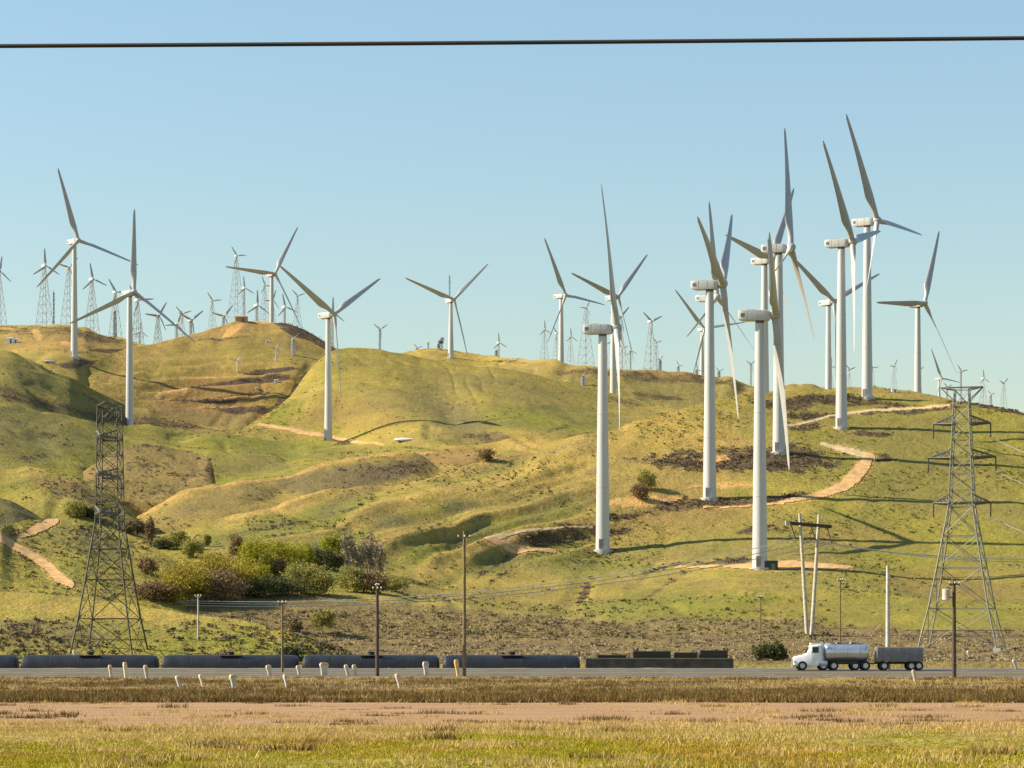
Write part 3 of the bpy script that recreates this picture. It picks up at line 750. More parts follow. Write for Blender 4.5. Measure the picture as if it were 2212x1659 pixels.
LF = hill([[(280, 1430, 345), (650, 1430, 372), (950, 1425, 380), (1100, 1425, 380), (1400, 1425, 380), (1750, 1425, 378), (2212, 1425, 375), (2700, 1430, 372)],
      [(280, 1285, 400), (650, 1290, 415), (950, 1305, 420), (1100, 1335, 412), (1400, 1352, 408), (1750, 1365, 402), (2212, 1376, 398), (2700, 1385, 392)],
      [(280, 1225, 450), (650, 1225, 470), (1000, 1215, 520), (1292, 1218, 549), (1450, 1226, 532), (1636, 1235, 514), (1800, 1238, 514), (2000, 1242, 516), (2212, 1250, 512), (2700, 1270, 505)],
      [(280, 1185, 480), (650, 1170, 500), (1000, 1120, 560), (1292, 1100, 580), (1525, 1082, 593), (1700, 1080, 590), (1850, 1085, 588), (2000, 1095, 585), (2212, 1110, 575), (2700, 1140, 560)],
      [(280, 1168, 498), (500, 1135, 520), (650, 1110, 540), (850, 1075, 570), (1000, 1045, 590), (1292, 1000, 620), (1500, 975, 630), (1676, 972, 634), (1813, 972, 640), (2000, 985, 638), (2212, 1000, 632), (2700, 1050, 615)],
      [(280, 1160, 506), (500, 1120, 530), (650, 1090, 560), (850, 1058, 585), (1000, 1025, 608), (1292, 962, 634), (1500, 925, 652), (1676, 912, 665), (1813, 927, 669), (2000, 930, 668), (2212, 945, 660), (2700, 1000, 632)],
      [(280, 1153, 510), (400, 1135, 520), (498, 1109, 540), (580, 1093, 555), (635, 1074, 567), (676, 1065, 575), (745, 1056, 585), (855, 1046, 600), (937, 1023, 610), (992, 1008, 618), (1055, 993, 625), (1115, 980, 630), (1175, 971, 635), (1205, 962, 640), (1250, 947, 645), (1295, 930, 650), (1340, 915, 655), (1385, 903, 660), (1460, 887, 668), (1505, 874, 675), (1550, 866, 682), (1595, 858, 690), (1640, 851, 697), (1690, 846, 705), (1740, 843, 712), (1800, 846, 716), (1870, 853, 718), (1960, 857, 716), (2043, 860, 710), (2110, 868, 702), (2150, 875, 697), (2212, 884, 690), (2400, 915, 670), (2700, 960, 640)]],
     290, 2690, du=2.4, dv=2.2, rill=0.42, relief=0.5, paint=pF, ribs=ribF, back=(110, 22),
     roads=[([(1700, 920, 3), (1790, 902, 3.5), (1880, 888, 4), (2050, 872, 4)], 3, 'road_dirt_pale', 0.1),
            ([(1775, 955, 4), (1820, 966, 6), (1860, 975, 8), (1885, 981, 7)], 6, 'road_dirt_pale', 0.1),
            ([(1880, 978, 8), (1866, 1000, 15), (1850, 1022, 17), (1825, 1045, 14), (1790, 1060, 9), (1740, 1074, 5), (1680, 1086, 3.4), (1600, 1096, 2.6), (1520, 1100, 2.2)], 10, 'road_dirt', 0.14),
            ([(1045, 1171, 5), (1090, 1166, 4), (1160, 1158, 3), (1280, 1144, 2)], 4, 'road_dirt_pale', 0.1),
            ([(1045, 1171, 5), (1090, 1180, 6), (1140, 1187, 6), (1200, 1191, 4)], 5, 'road_dirt', 0.12),
            ([(1460, 1230, 2.5), (1560, 1228, 3), (1640, 1229, 7), (1700, 1225, 10), (1760, 1228, 8), (1840, 1230, 3)], 6, 'road_dirt', 0.12)])

# mound with tufts at the lower left (LS2)
def p9(c, U, V, x, y):
    mul(c['green'], 0.7, 0.6)
    mul(c['green'], ell(U, V, 430, 1400, 260, 40, 6), 0.9)
    mul(c['green'], ell(U, V, 250, 1320, 250, 24, 5), 0.35)
    mul(c['sage'], 0.8 * ell(U, V, 60, 1375, 180, 36, 0), 0.8)
    mul(c['scrub'], 0.8 * ell(U, V, 60, 1370, 170, 38, 0, 0.7), 0.55)
    sp = fbm(U * 0.09, V * 0.22, 3, 0.65)
    mul(c['scrub'], sstep(0.12, 0.3, sp) * sstep(1320, 1360, V) * 0.8, 0.7)
hill([[(-420, 1452, 326), (0, 1452, 326), (400, 1452, 326), (800, 1450, 328)],
      [(-420, 1262, 372), (0, 1276, 365), (100, 1283, 362), (200, 1294, 360), (300, 1307, 358), (367, 1319, 355), (433, 1329, 352), (500, 1339, 350), (567, 1353, 347), (640, 1372, 343), (700, 1392, 340), (800, 1425, 334)]],
     -400, 795, relief=0.5, rill=0.25, paint=p9, back=(30, 7))

# near ground: a plain sheet with the railway cutting ------------------------------------------
GY = [20, 45, 60, 75, 115, 180, 235, 258, 262, 290, 294, 330, 350, 380, 400, 440]
GV = [1960, 1659, 1600, 1570, 1515, 1484, 1469, 1464, 1463, 1444, 1443, 1430, 1414, 1392, 1372, 1345]
RAIL_Y, CUT_FLOOR = 311.0, ZC - 5.35
def near_z(y):
    z = ZC + (VH - np.interp(y, GY, GV)) * y / F
    cut = sstep(293, 303.5, y) * (1 - sstep(318.5, 329, y))
    return z * (1 - cut) + CUT_FLOOR * cut
def build_ground():
    us = np.arange(-700, 2915, 8.0)
    ys = np.concatenate([np.geomspace(20, 258, 240), np.linspace(259, 345, 130), np.linspace(346, 440, 40)])
    Uu, Yy = np.meshgrid(us, ys)
    X = (Uu - CX) * Yy / F
    Z = near_z(Yy)
    road = sstep(256, 260, Yy) * (1 - sstep(292, 295, Yy))
    rough = (1 - road) * (1 - sstep(299, 303, Yy) * (1 - sstep(319, 323, Yy)))
    rough = rough * (1 - sstep(68, 71, Yy) * (1 - sstep(115, 118, Yy)))
    Z = Z + rough * (0.10 * fbm(X / 9, Yy / 9, 4) + 0.16 * fbm(X / 3.1, Yy / 3.1, 3) * sstep(110, 125, Yy))
    V = VH - (Z - ZC) * F / Yy
    n_r, n_c = X.shape
    cover = np.zeros((n_r, n_c, 3)); tint = np.zeros((n_r, n_c, 3))
    n1 = fbm(X / 14, Yy / 5, 4); n2 = fbm(X / 3.5, Yy / 1.6, 3)
    cover[..., 0] = np.where(Yy < 72, 0.55 + 0.5 * n1, 0.35 + 0.3 * n1)
    cover[..., 0] += 0.25 * (1 - sstep(46, 60, Yy))
    brush = sstep(112, 122, Yy) * (1 - sstep(200, 250, Yy))
    cover[..., 2] = brush * np.clip(0.50 + 0.7 * n1 + 0.4 * n2, 0, 0.9)
    pale = sstep(215, 240, Yy) * (1 - sstep(256, 258, Yy))
    cover[..., 1] = pale * 0.35 + sstep(62, 70, Yy) * (1 - sstep(80, 86, Yy)) * 0.30
    tint[..., 0] = brush * 0.5 + pale * 0.3
    fl = sstep(322, 332, Yy)
    tint[..., 1] = fl * 0.8
    tint[..., 0] += fl * 0.25
    cover[..., 2] += fl * np.clip(0.40 + 0.4 * n1, 0, 0.7)
    cover[..., 1] += sstep(296, 300, Yy) * (1 - sstep(322, 328, Yy)) * 0.5
    idx = np.arange(n_r * n_c).reshape(n_r, n_c)
    faces = np.stack([idx[:-1, :-1], idx[:-1, 1:], idx[1:, 1:], idx[1:, :-1]], -1).reshape(-1, 4)
    P = np.stack([X, Yy, Z], -1)
    me = np_mesh('ground', P.reshape(-1, 3), faces)
    color_attr(me, 'cover', np.clip(cover.reshape(-1, 3), 0, 1)); color_attr(me, 'tint', np.clip(tint.reshape(-1, 3), 0, 1))
    o = tag(mesh_obj('ground', me, M['terrain']), kind='structure')
    L = Layer(); L.P, L.U, L.V, L.cover, L.tint, L.obj, L.nfront = P, Uu, V, cover, tint, o, n_r
    return L
GROUND = build_ground()

def strip(name, y0, y1, x0, x1, lift, mat, ny=6, nx=120, parent=None, kind='structure', wob=0.0):
    xs = np.linspace(x0, x1, nx); ys = np.linspace(y0, y1, ny)
    X, Y = np.meshgrid(xs, ys)
    if wob:
        Y = Y + wob * fbm(X / 9, Y * 0 + np.where(Y < (y0 + y1) / 2, 3.3, 9.7), 4, 0.6) * (np.abs(Y - (y0 + y1) / 2) / ((y1 - y0) / 2))
    Z = near_z(Y) + lift
    idx = np.arange(nx * ny).reshape(ny, nx)
    f = np.stack([idx[:-1, :-1], idx[:-1, 1:], idx[1:, 1:], idx[1:, :-1]], -1).reshape(-1, 4)
    o = mesh_obj(name, np_mesh(name, np.stack([X, Y, Z], -1).reshape(-1, 3), f), mat, parent)
    if parent is None: tag(o, kind=kind)
    return o
road = strip('road', 262, 290, -95, 95, 0.03, M['asphalt'], 10, 60)
for y, mk in ((263.2, 'line_white'), (288.6, 'line_white'), (275.4, 'line_yellow'), (275.8, 'line_yellow')):
    strip('lane_marking', y, y + 0.18, -95, 95, 0.036, M[mk], 2, 60, road)
for k in range(26):
    for y in (269.3, 282.0):
        strip('lane_marking', y, y + 0.16, -93 + k * 7.3, -90 + k * 7.3, 0.036, M['line_white'], 2, 3, road)
strip('gravel_track', 74, 112, -45, 45, 0.02, M['shoulder'], 30, 320, wob=3.2)

# ray casting against the land ------------------------------------------
bpy.context.view_layer.update()
dg = bpy.context.evaluated_depsgraph_get()
TREES = [BVHTree.FromObject(L.obj, dg) for L in LAYERS] + [BVHTree.FromObject(GROUND.obj, dg)]
def ground_z(x, y):
    best = None
    for t in TREES:
        h = t.ray_cast(Vector((x, y, 900)), Vector((0, 0, -1)))
        if h[0] is not None and (best is None or h[0].z > best): best = h[0].z
    return best if best is not None else 0.0
def at(u, v, ymin=0):
    """first land the eye meets in that direction"""
    d = W(u, v, 1000.0) - Vector((0, 0, ZC)); d.normalize()
    best = None
    o = Vector((0, 0, ZC)) + d * ymin
    for t in TREES:
        h = t.ray_cast(o, d)
        if h[0] is not None and (best is None or h[0].y < best.y): best = h[0].copy()
    return best

# ------------------------------------------------------------------ wind turbines on tubular towers
BLADE_R = 30.5
def blade_mesh(Rr, root_r, chord, tip_chord, n_span=22, n_prof=14, twist0=14.0, bend=0.9, pitch=30.0):
    prof = []
    for k in range(n_prof):
        a = 2 * math.pi * k / n_prof
        prof.append((math.cos(a), math.sin(a)))
    rings = []
    for i in range(n_span + 1):
        t = i / n_span
        r = Rr * (0.03 + 0.97 * t)
        if t < 0.06: c, th, circ = root_r * 2, root_r * 2, 1.0
        else:
            q = min(1, (t - 0.06) / 0.16); q = q * q * (3 - 2 * q)
            if t < 0.22: cc = chord
            else: cc = chord + (tip_chord - chord) * ((t - 0.22) / 0.78) ** 0.9
            if t > 0.965: cc *= max(0.18, math.sqrt(max(0, 1 - ((t - 0.965) / 0.037) ** 2)))
            c = root_r * 2 * (1 - q) + cc * q
            th = root_r * 2 * (1 - q) + c * (0.26 - 0.12 * t) * q
            circ = 1 - q
        tw = R(twist0) * (1 - min(1, t * 1.25)) ** 1.5 + R(pitch)
        tw = -tw
        ring = []
        for cx, sy in prof:
            y = -cx * c / 2 - (1 - circ) * c * 0.18          # chord, leading edge ahead of the pitch axis
            taper = 1.0 if circ > 0.99 else (1 - (1 - circ) * 0.62 * (1 - (cx + 1) / 2))
            x = sy * th / 2 * taper
            ring.append((x * math.cos(tw) - y * math.sin(tw) - bend * t * t, x * math.sin(tw) + y * math.cos(tw), r))
        rings.append(ring)
    mb = MB(); mb.loft(rings)
    return mb.mesh('blade', True, 60)
def rounded_box_rings(xs, prof):
    """prof: (half width, z low, z high, radius) at each x"""
    rings = []
    for x, (hw, z0, z1, r) in zip(xs, prof):
        ring = []
        for cy, cz, a0 in ((hw - r, z1 - r, 0), (-(hw - r), z1 - r, 90), (-(hw - r), z0 + r, 180), (hw - r, z0 + r, 270)):
            for k in range(4):
                a = R(a0 + 30 * k)
                ring.append((x, cy + r * math.cos(a), cz + r * math.sin(a)))
        rings.append(ring)
    return rings
def tower_mesh(h, r0, r1):
    mb = MB()
    n = 14
    mb.tube([(0, 0, h * i / n) for i in range(n + 1)], [r0 + (r1 - r0) * (i / n) ** 1.05 for i in range(n + 1)], 40)
    return mb.mesh('tower', True, 50)
ME_BLADE = blade_mesh(BLADE_R, 0.72, 2.55, 0.68)
ME_BLADE.materials.append(M['blade'])
mb = MB()
mb.loft(rounded_box_rings([-4.15, -4.0, -3.2, 0.9, 1.75, 1.95], [(0.95, -0.45, 0.92, 0.08), (1.08, -0.68, 1.02, 0.08), (1.12, -0.98, 1.05, 0.08), (1.12, -0.98, 1.05, 0.08), (1.02, -0.92, 0.98, 0.15), (0.85, -0.8, 0.85, 0.35)]))
ME_NAC = mb.mesh('nacelle', True, 40); ME_NAC.materials.append(M['white'])
mb = MB(); mb.box((-1.6, 0, 1.12), (1.5, 1.1, 0.16))
ME_HATCH = mb.mesh('roof_hatch'); ME_HATCH.materials.append(M['hut'])
mb = MB()
mb.tube([(1.97, 0, 0), (2.25, 0, 0), (2.6, 0, 0), (3.2, 0, 0), (3.7, 0, 0), (4.0, 0, 0), (4.15, 0, 0)], [0.80, 0.98, 1.08, 1.08, 0.9, 0.55, 0.12], 20)
ME_HUB = mb.mesh('hub', True, 60); ME_HUB.materials.append(M['blade'])
mb = MB(); mb.tube([(0, 0, -1.55), (0, 0, -0.95)], 0.86, 24)
ME_YAW = mb.mesh('yaw_collar', True, 40); ME_YAW.materials.append(M['steel_dark'])

mb = MB(); mb.loft(rounded_box_rings([-0.03, 0.03], [(1.14, -1.0, 1.07, 0.08)] * 2))
ME_SEAM = mb.mesh('panel_seam'); ME_SEAM.materials.append(M['steel'])
mb = MB(); mb.box((-3.3, -1.13, 0.1), (0.8, 0.04, 0.7)); ME_VENT = mb.mesh('vent'); ME_VENT.materials.append(M['hut'])
OVER = 2.95
def big_turbine(u, v, L, psi, th, label, dpitch=0.0, y=None):
    y = y or F * BLADE_R / L
    hub = W(u, v, y)
    yaw = -R(psi)
    tx, ty = hub.x - OVER * math.cos(yaw), hub.y - OVER * math.sin(yaw)
    gz = ground_z(tx, ty) - 0.4
    root = empty('wind_turbine', (tx, ty, gz), yaw)
    tag(root, label, 'wind turbine', 'large white turbines on tubular towers')
    zt = hub.z - gz
    th_len = zt - 1.5
    r0 = 1.5
    o = mesh_obj('tower', tower_mesh(th_len, r0, 0.90), M['white'], root)
    for k in (0.30, 0.64):
        rr = r0 + (0.90 - r0) * k ** 1.05
        m_ = MB(); m_.tube([(0, 0, th_len * k - 0.06), (0, 0, th_len * k + 0.06)], rr + 0.035, 40)
        m_.build('flange', M['white'], o, True)
    m_ = MB(); m_.tube([(0, 0, -1.5), (0, 0, 0.55)], 2.1, 28); m_.build('foundation', M['concrete'], root, True)
    m_ = MB(); m_.box((-0.2, -r0 + 0.02, 1.75), (0.95, 0.14, 2.1)); m_.build('door', M['hut'], o)
    tilt = Matrix.Translation((0, 0, zt)) @ Matrix.Rotation(-R(5), 4, 'Y')
    c = mesh_obj('yaw_collar', ME_YAW, None, root); c.location = (0, 0, zt)
    n_ = mesh_obj('nacelle', ME_NAC, None, root); n_.matrix_local = Matrix.Translation((0, 0, zt))
    mesh_obj('roof_hatch', ME_HATCH, None, n_)
    for q in (-2.4, -0.4): mesh_obj('panel_seam', ME_SEAM, None, n_).location = (q, 0, 0)
    mesh_obj('vent', ME_VENT, None, n_)
    h_ = mesh_obj('hub', ME_HUB, None, root); h_.matrix_local = tilt
    for k in range(3):
        b = mesh_obj('blade', ME_BLADE, None, root)
        b.matrix_local = tilt @ Matrix.Translation((OVER, 0, 0)) @ Matrix.Rotation(R(th + 120 * k), 4, 'X') @ Matrix.Rotation(R(2), 4, 'Y') @ Matrix.Rotation(R(dpitch), 4, 'Z')
    return root

BIG = [
 (169, 520.3, 158.6, 47.9, 15.6, 'white turbine with three dark blades on the ridge, leftmost of the large ones'),
 (289.5, 632, 183, 49.8, 116.6, 'white turbine with one blade straight up, rising behind the left lattice pylon'),
 (594, 592, 128, 50.2, 88.5, 'white turbine standing on the summit of the brown peak'),
 (722, 680, 183, 39.5, 61.2, 'white turbine with blades in a wide V beside the curving dirt track, middle left'),
 (980.5, 648, 127, 56.6, 72.6, 'lone white turbine on the skyline right of the smooth gullied hill'),
 (1222, 639, 132.5, 41.5, 26.3, 'white turbine on the skyline just left of the pair whose rotors overlap'),
 (1334.8, 642.3, 146.5, 45.5, 75.0, 'farther white turbine whose rotor crosses behind a nearer upright blade'),
 (1332, 711.5, 312, 7.0, 19.0, 'tall near white turbine with grey nacelle beside the small looping dirt track', 16),
 (1561, 615.5, 293.1, 13.8, 69.6, 'near white turbine with two blades up, standing in dark scrub on the hill'),
 (1549, 643, 208, 28.7, 0.7, 'white turbine hidden behind the near scrub-patch tower, one blade pointing straight up'),
 (1522, 711, 107.2, 62, 40.8, 'small far white turbine mostly hidden behind the scrub-patch tower'),
 (1674, 682, 337.2, 6.0, 67.4, 'nearest white turbine, standing at the dirt pad beside a dark green cabinet'),
 (1708.5, 536.5, 274.7, 15.9, 109.1, 'white turbine with the longest upright blade, just behind the nearest tower'),
 (1670, 562, 217, 32.7, 83.4, 'white turbine half hidden behind the two nearest right-hand towers'),
 (1842, 524.5, 260, 22.5, 43.5, 'white turbine above the hairpin of the dirt track, rotor overlapping a taller one'),
 (1895, 478, 244, 31.7, 30.0, 'white turbine with the highest nacelle, in scrub on the right hilltop'),
 (1802, 652.5, 172.5, 49.0, 55.8, 'white turbine behind the right hilltop, seen between two nearer towers'),
 (1997.4, 656, 183.4, 42.8, 95.1, 'white turbine standing alone left of the right lattice pylon'),
 (2034.2, 818.1, 70.5, 44.3, 26.5, 'short far white turbine peeping over the hill beside the right pylon top'),
]
for a in BIG: big_turbine(*a)

# ------------------------------------------------------------------ small turbines on lattice towers
SB = 9.0
ME_SBLADE = blade_mesh(SB, 0.22, 1.35, 0.6, 10, 8, 10, 0.1, 20); ME_SBLADE.materials.append(M['steel_small'])
ME_SBLADE_W = ME_SBLADE.copy(); ME_SBLADE_W.materials.clear(); ME_SBLADE_W.materials.append(M['white'])
mb = MB(); mb.loft(rounded_box_rings([-2.6, -2.3, -1.0, 0.6, 1.1], [(0.3, -0.25, 0.35, 0.12), (0.65, -0.6, 0.7, 0.3), (0.8, -0.75, 0.85, 0.35), (0.75, -0.7, 0.75, 0.35), (0.4, -0.4, 0.4, 0.2)]))
ME_SNAC = mb.mesh('nacelle', True, 50); ME_SNAC.materials.append(M['white'])
ME_SNAC_D = ME_SNAC.copy(); ME_SNAC_D.materials.clear(); ME_SNAC_D.materials.append(M['steel_small_dark'])
mb = MB(); mb.tube([(1.1, 0, 0), (1.5, 0, 0), (1.8, 0, 0), (1.95, 0, 0)], [0.42, 0.5, 0.35, 0.08], 10)
ME_SHUB = mb.mesh('hub', True); ME_SHUB.materials.append(M['steel_small_dark'])
def lattice(mb, h, w0, w1, tiers, r, rb, z0=0.0):
    def wid(t): return w0 + (w1 - w0) * t
    for sx in (-1, 1):
        for sy in (-1, 1):
            mb.bar((sx * w0, sy * w0, z0), (sx * w1, sy * w1, z0 + h), r)
    for i in range(tiers):
        t0 = 1 - (1 - i / tiers) ** 1.15; t1 = 1 - (1 - (i + 1) / tiers) ** 1.15
        a, b = wid(t0), wid(t1); za, zb = z0 + h * t0, z0 + h * t1
        for (sx, sy, ex, ey) in ((-1, -1, 1, -1), (1, -1, 1, 1), (1, 1, -1, 1), (-1, 1, -1, -1)):
            mb.bar((sx * a, sy * a, za), (ex * b, ey * b, zb), rb, 3)
            mb.bar((ex * a, ey * a, za), (sx * b, sy * b, zb), rb, 3)
            mb.bar((sx * b, sy * b, zb), (ex * b, ey * b, zb), rb, 3)
def small_turbine(u, v, Ld, th, label, psi=50, style='lattice', y=None, dark=False, white_blades=False, nb=3):
    y = y or F * SB / Ld
    hub = W(u, v, y)
    gz = ground_z(hub.x, hub.y) - 0.3
    s = Ld * y / F / SB
    h = hub.z - gz
    while h > 46 and y > 1500:                       # keep the towers to a believable height
        y *= 0.97; hub = W(u, v, y); gz = ground_z(hub.x, hub.y) - 0.3; s = Ld * y / F / SB; h = hub.z - gz
    h = max(h, 6.0)
    gz = hub.z - h
    root = empty('small_wind_turbine', (hub.x, hub.y, gz), -R(psi))
    tag(root, label, 'wind turbine', 'small old turbines on the hills behind')
    mb = MB(); top = h - 0.7 * s
    if style == 'lattice':
        w0 = 0.75 + h * 0.085
        lattice(mb, top, w0, 0.45, max(4, int(h / 4)), 0.13, 0.075)
        mb.build('lattice_tower', M['steel_small'], root)
    elif style == 'tube':
        mb.tube([(0, 0, 0), (0, 0, top)], [0.62 * s + 0.2, 0.4 * s], 12)
        mb.build('tower', M['white'] if white_blades else M['steel_small'], root, True)
    else:                                             # narrow mast
        lattice(mb, top, 0.75, 0.5, max(5, int(h / 3)), 0.14, 0.09)
        mb.tube([(0, 0, 0), (0, 0, top)], 0.28, 8)
        mb.build('lattice_tower', M['steel_small_dark'] if dark else M['steel_small'], root)
    T0 = Matrix.Translation((0, 0, h)) @ Matrix.Diagonal((s, s, s, 1))
    n_ = mesh_obj('nacelle', ME_SNAC_D if dark else ME_SNAC, None, root); n_.matrix_local = T0
    h_ = mesh_obj('hub', ME_SHUB, None, root); h_.matrix_local = T0
    for k in range(nb):
        b = mesh_obj('blade', ME_SBLADE_W if white_blades else ME_SBLADE, None, root)
        b.matrix_local = T0 @ Matrix.Translation((1.5, 0, 0)) @ Matrix.Rotation(R(th + 120 * k), 4, 'X')
    return root

SM = [  # u, v, blade, angle, options, label
 (-2, 587, 34, 112, {}, 'lattice turbine cut by the left edge of the picture'),
 (96, 575, 38, 4, {}, 'lattice turbine left of the leftmost white tower, one blade straight up'),
 (148, 578.4, 31, 78, {}, 'lattice turbine hidden directly behind the leftmost white tower'),
 (198.6, 604, 36, 12, {}, 'lattice turbine standing first to the right of the leftmost white tower'),
 (249, 632, 34, 35, {}, 'lattice turbine second to the right of the leftmost white tower'),
 (248, 672, 10, 20, dict(style='mast', dark=True, y=1500), 'short dark-headed mast turbine under a taller lattice turbine on the left ridge'),
 (297, 649, 38, 38, {}, 'lattice turbine directly behind the white tower with the upright blade'),
 (302, 716, 22, 118, dict(style='mast'), 'low turbine peeping out at the foot behind the second white tower'),
 (341, 682.4, 36, 88, {}, 'lattice turbine in the dip of the skyline, nearest the second white tower'),
 (381, 701, 32, 98, dict(style='mast'), 'low white-headed turbine in the dip, second along'),
 (393, 678.4, 24, 50, {}, 'dark lattice turbine in the dip left of the brown peak, two blades up'),
 (412, 692, 37, 68, dict(style='mast'), 'turbine with long blades low on the left shoulder of the brown peak'),
 (458.6, 650.4, 23, 40, dict(dark=True), 'dark lattice turbine alone above the left shoulder of the brown peak'),
 (482.6, 683.8, 34, 80, dict(style='mast'), 'white-headed turbine low on the crest just left of the summit hut'),
 (510.6, 553, 24, 38, {}, 'tallest lattice turbine, on the brown peak'),
 (527, 623, 26, 8, dict(style='mast', dark=False), 'mast turbine beside the summit hut on the brown peak'),
 (554.4, 660.5, 34, 2, dict(style='mast'), 'turbine with one blade up, between the summit hut and the summit white tower'),
 (571.7, 617, 22, 25, dict(dark=True), 'dark lattice turbine just left of the white tower on the summit'),
 (588, 648, 24, 100, dict(dark=True), 'dark turbine hidden behind the white tower on the summit'),
 (614.4, 664, 30, 15, dict(style='mast'), 'white-headed turbine just right of the white tower on the summit'),
 (642.4, 640, 20, 52, dict(dark=True), 'dark lattice turbine on the right shoulder of the brown peak'),
 (717, 676, 34, 0, dict(style='mast'), 'turbine hidden behind the white tower beside the curving track'),
 (820.5, 711.7, 22, 62, dict(style='mast', dark=True, white_blades=True), 'dark mast turbine with white blades alone above the smooth hill'),
 (901, 752, 14, 50, dict(style='mast', dark=True, y=1600), 'tiny dark turbine low on the ridge left of the lone skyline turbine'),
 (1077, 741, 22, 8, dict(style='mast'), 'small turbine alone on the ridge right of the lone skyline turbine'),
 (1072, 757, 7, 20, dict(style='mast', dark=True, y=1700), 'tiny mast at the foot of the small turbine alone on the ridge'),
 (1176, 713, 21, 5, dict(dark=True), 'dark lattice turbine, left one beside the white tower on the long ridge'),
 (1202, 720, 18, 40, {}, 'lattice turbine close behind the blade of the white tower on the long ridge'),
 (1232.4, 728, 20, 5, dict(dark=True), 'dark lattice turbine just right of the white tower on the long ridge'),
 (1265.4, 665.4, 19, 330, dict(style='lattice', y=1650), 'stout lattice turbine with white nacelle left of the near tall tower'),
 (1308, 745, 18, 60, dict(dark=True), 'dark lattice turbine showing between the near tower and its lower blade'),
 (1338, 685.5, 34, 75, {}, 'lattice turbine behind the pair whose rotors overlap'),
 (1343.7, 753, 17, 50, dict(style='mast'), 'low turbine beneath the crossing blades of the overlapping pair'),
 (1362, 758, 18, 10, dict(style='mast', dark=True), 'low dark turbine right of the crossing blades'),
 (1405.6, 695, 32, 55, {}, 'lattice turbine standing clear in the gap of the long ridge'),
 (1418, 740.5, 16, 50, dict(dark=True), 'small dark lattice turbine beside the one standing clear in the gap'),
 (1426, 777, 12, 85, dict(style='mast', dark=True, y=1650), 'tiny dark turbine low on the crest in the gap of the long ridge'),
 (1465, 790, 13, 30, dict(style='mast', y=1650), 'tiny turbine on the crest left of the near scrub-patch tower'),
 (1505, 798, 16, 12, dict(dark=True, style='mast', y=1500), 'dark turbine close on the left of the near scrub-patch tower'),
 (1553, 802, 14, 55, dict(dark=True, style='mast', y=1500), 'dark turbine close on the right of the near scrub-patch tower'),
 (1622, 787, 18, 70, dict(style='mast', dark=True), 'white-headed turbine left of the nearest white tower'),
 (1794, 793, 18, 30, dict(dark=True), 'dark turbine behind the hilltop tower that is half hidden on the right'),
 (1834, 799, 19, 50, dict(dark=True), 'dark turbine in the gap right of the tower above the track hairpin'),
 (1884, 795, 18, 40, dict(dark=True), 'dark turbine close right of the tower with the highest nacelle'),
 (1931, 791, 17, 92, {}, 'lattice turbine in the gap left of the lone right-hand white tower'),
 (1984, 800, 17, 60, dict(dark=True), 'dark turbine hidden behind the lone right-hand white tower'),
 (2045.7, 837, 16, 55, dict(dark=True, style='mast'), 'dark turbine in line with the left arm of the right pylon top'),
 (2075.7, 803, 20, 45, dict(dark=True, style='mast'), 'dark turbine straight above the right pylon'),
 (2123.7, 818, 20, 8, {}, 'lattice turbine just right of the right pylon top, one blade up'),
 (2139.7, 853, 14, 50, dict(style='mast', y=1650), 'low turbine on the skyline between two taller ones right of the pylon'),
 (2167.7, 828, 18, 75, dict(dark=True), 'dark lattice turbine, rightmost on the skyline'),
]
for u, v, Ld, th, kw, lab in SM: small_turbine(u, v, Ld, th, lab, **kw)
# old turbines standing on the slopes in front of the skyline
for u, v, Ld, th, kw, lab, bv in ((513, 779, 20, 322, dict(white_blades=True, style='tube', psi=70), 'stubby white turbine with pale wooden-looking blades on the brown slope', 803),
                              (597, 752, 18, 330, dict(style='tube', psi=70), 'pale turbine on the slope right of the stubby white one', 781),
                              (633, 731.7, 18, 310, dict(style='mast', psi=60), 'white-headed turbine on the right slope of the brown peak', 766),
                              (1259, 812, 15, 330, dict(style='mast', psi=70), 'white-headed turbine in dark scrub on the slope left of the near tall tower', 832)):
    p = at(u, bv)
    small_turbine(u, v, Ld, th, lab, y=p.y, **kw)

# measuring masts, huts and odd things on the hills
def mast(u, v, y, label, r=0.18):
    top = W(u, v, y); gz = ground_z(top.x, top.y) - 0.3
    root = tag(empty('measuring_mast', (top.x, top.y, gz)), label, 'mast', 'thin measuring masts on the skyline')
    h = top.z - gz
    mb = MB(); lattice(mb, h * 0.97, 0.35, 0.3, max(6, int(h / 2.5)), r * 0.6, r * 0.3); mb.build('mast_column', M['steel'], root)
    mb = MB(); mb.bar((-1.2, 0, h * 0.9), (1.2, 0, h * 0.9), 0.07); mb.bar((0, 0, h * 0.95), (0, 0, h), 0.1); mb.build('sensor_arm', M['steel'], root)
mast(116, 625, 1400, 'thin measuring mast on the left ridge beside a lattice turbine')
mast(971, 591, 1480, 'tall thin mast rising behind the lone skyline turbine')
mast(948, 735, 1460, 'short thin mast just left of the dark equipment tower on the ridge')
mast(1795, 770, 1500, 'thin measuring mast behind the right hilltop towers')
mast(925, 738, 1500, 'short mast left of the lone skyline turbine')
def equip(u, v, y):
    p = W(u, v, y); gz = ground_z(p.x, p.y) - 0.2
    root = tag(empty('equipment_tower', (p.x, p.y, gz)), 'dark radio equipment tower with a pale round dish on the ridge', 'radio tower')
    mb = MB(); lattice(mb, 5, 1.0, 0.8, 3, 0.12, 0.08); mb.build('frame', M['steel_dark'], root)
    mb = MB(); mb.box((0.3, 0, 4.6), (2.4, 1.6, 1.6)); mb.box((-1.2, 0, 2.3), (1.2, 1.2, 2.0)); mb.build('cabinet', M['hut'], root)
    mb = MB(); mb.tube([(0.9, -1.2, 5.9), (0.9, -0.7, 5.9), (0.9, -0.5, 5.9)], [1.1, 0.7, 0.15], 16); mb.build('dish', M['white'], root, True)
equip(952, 758, 1425)
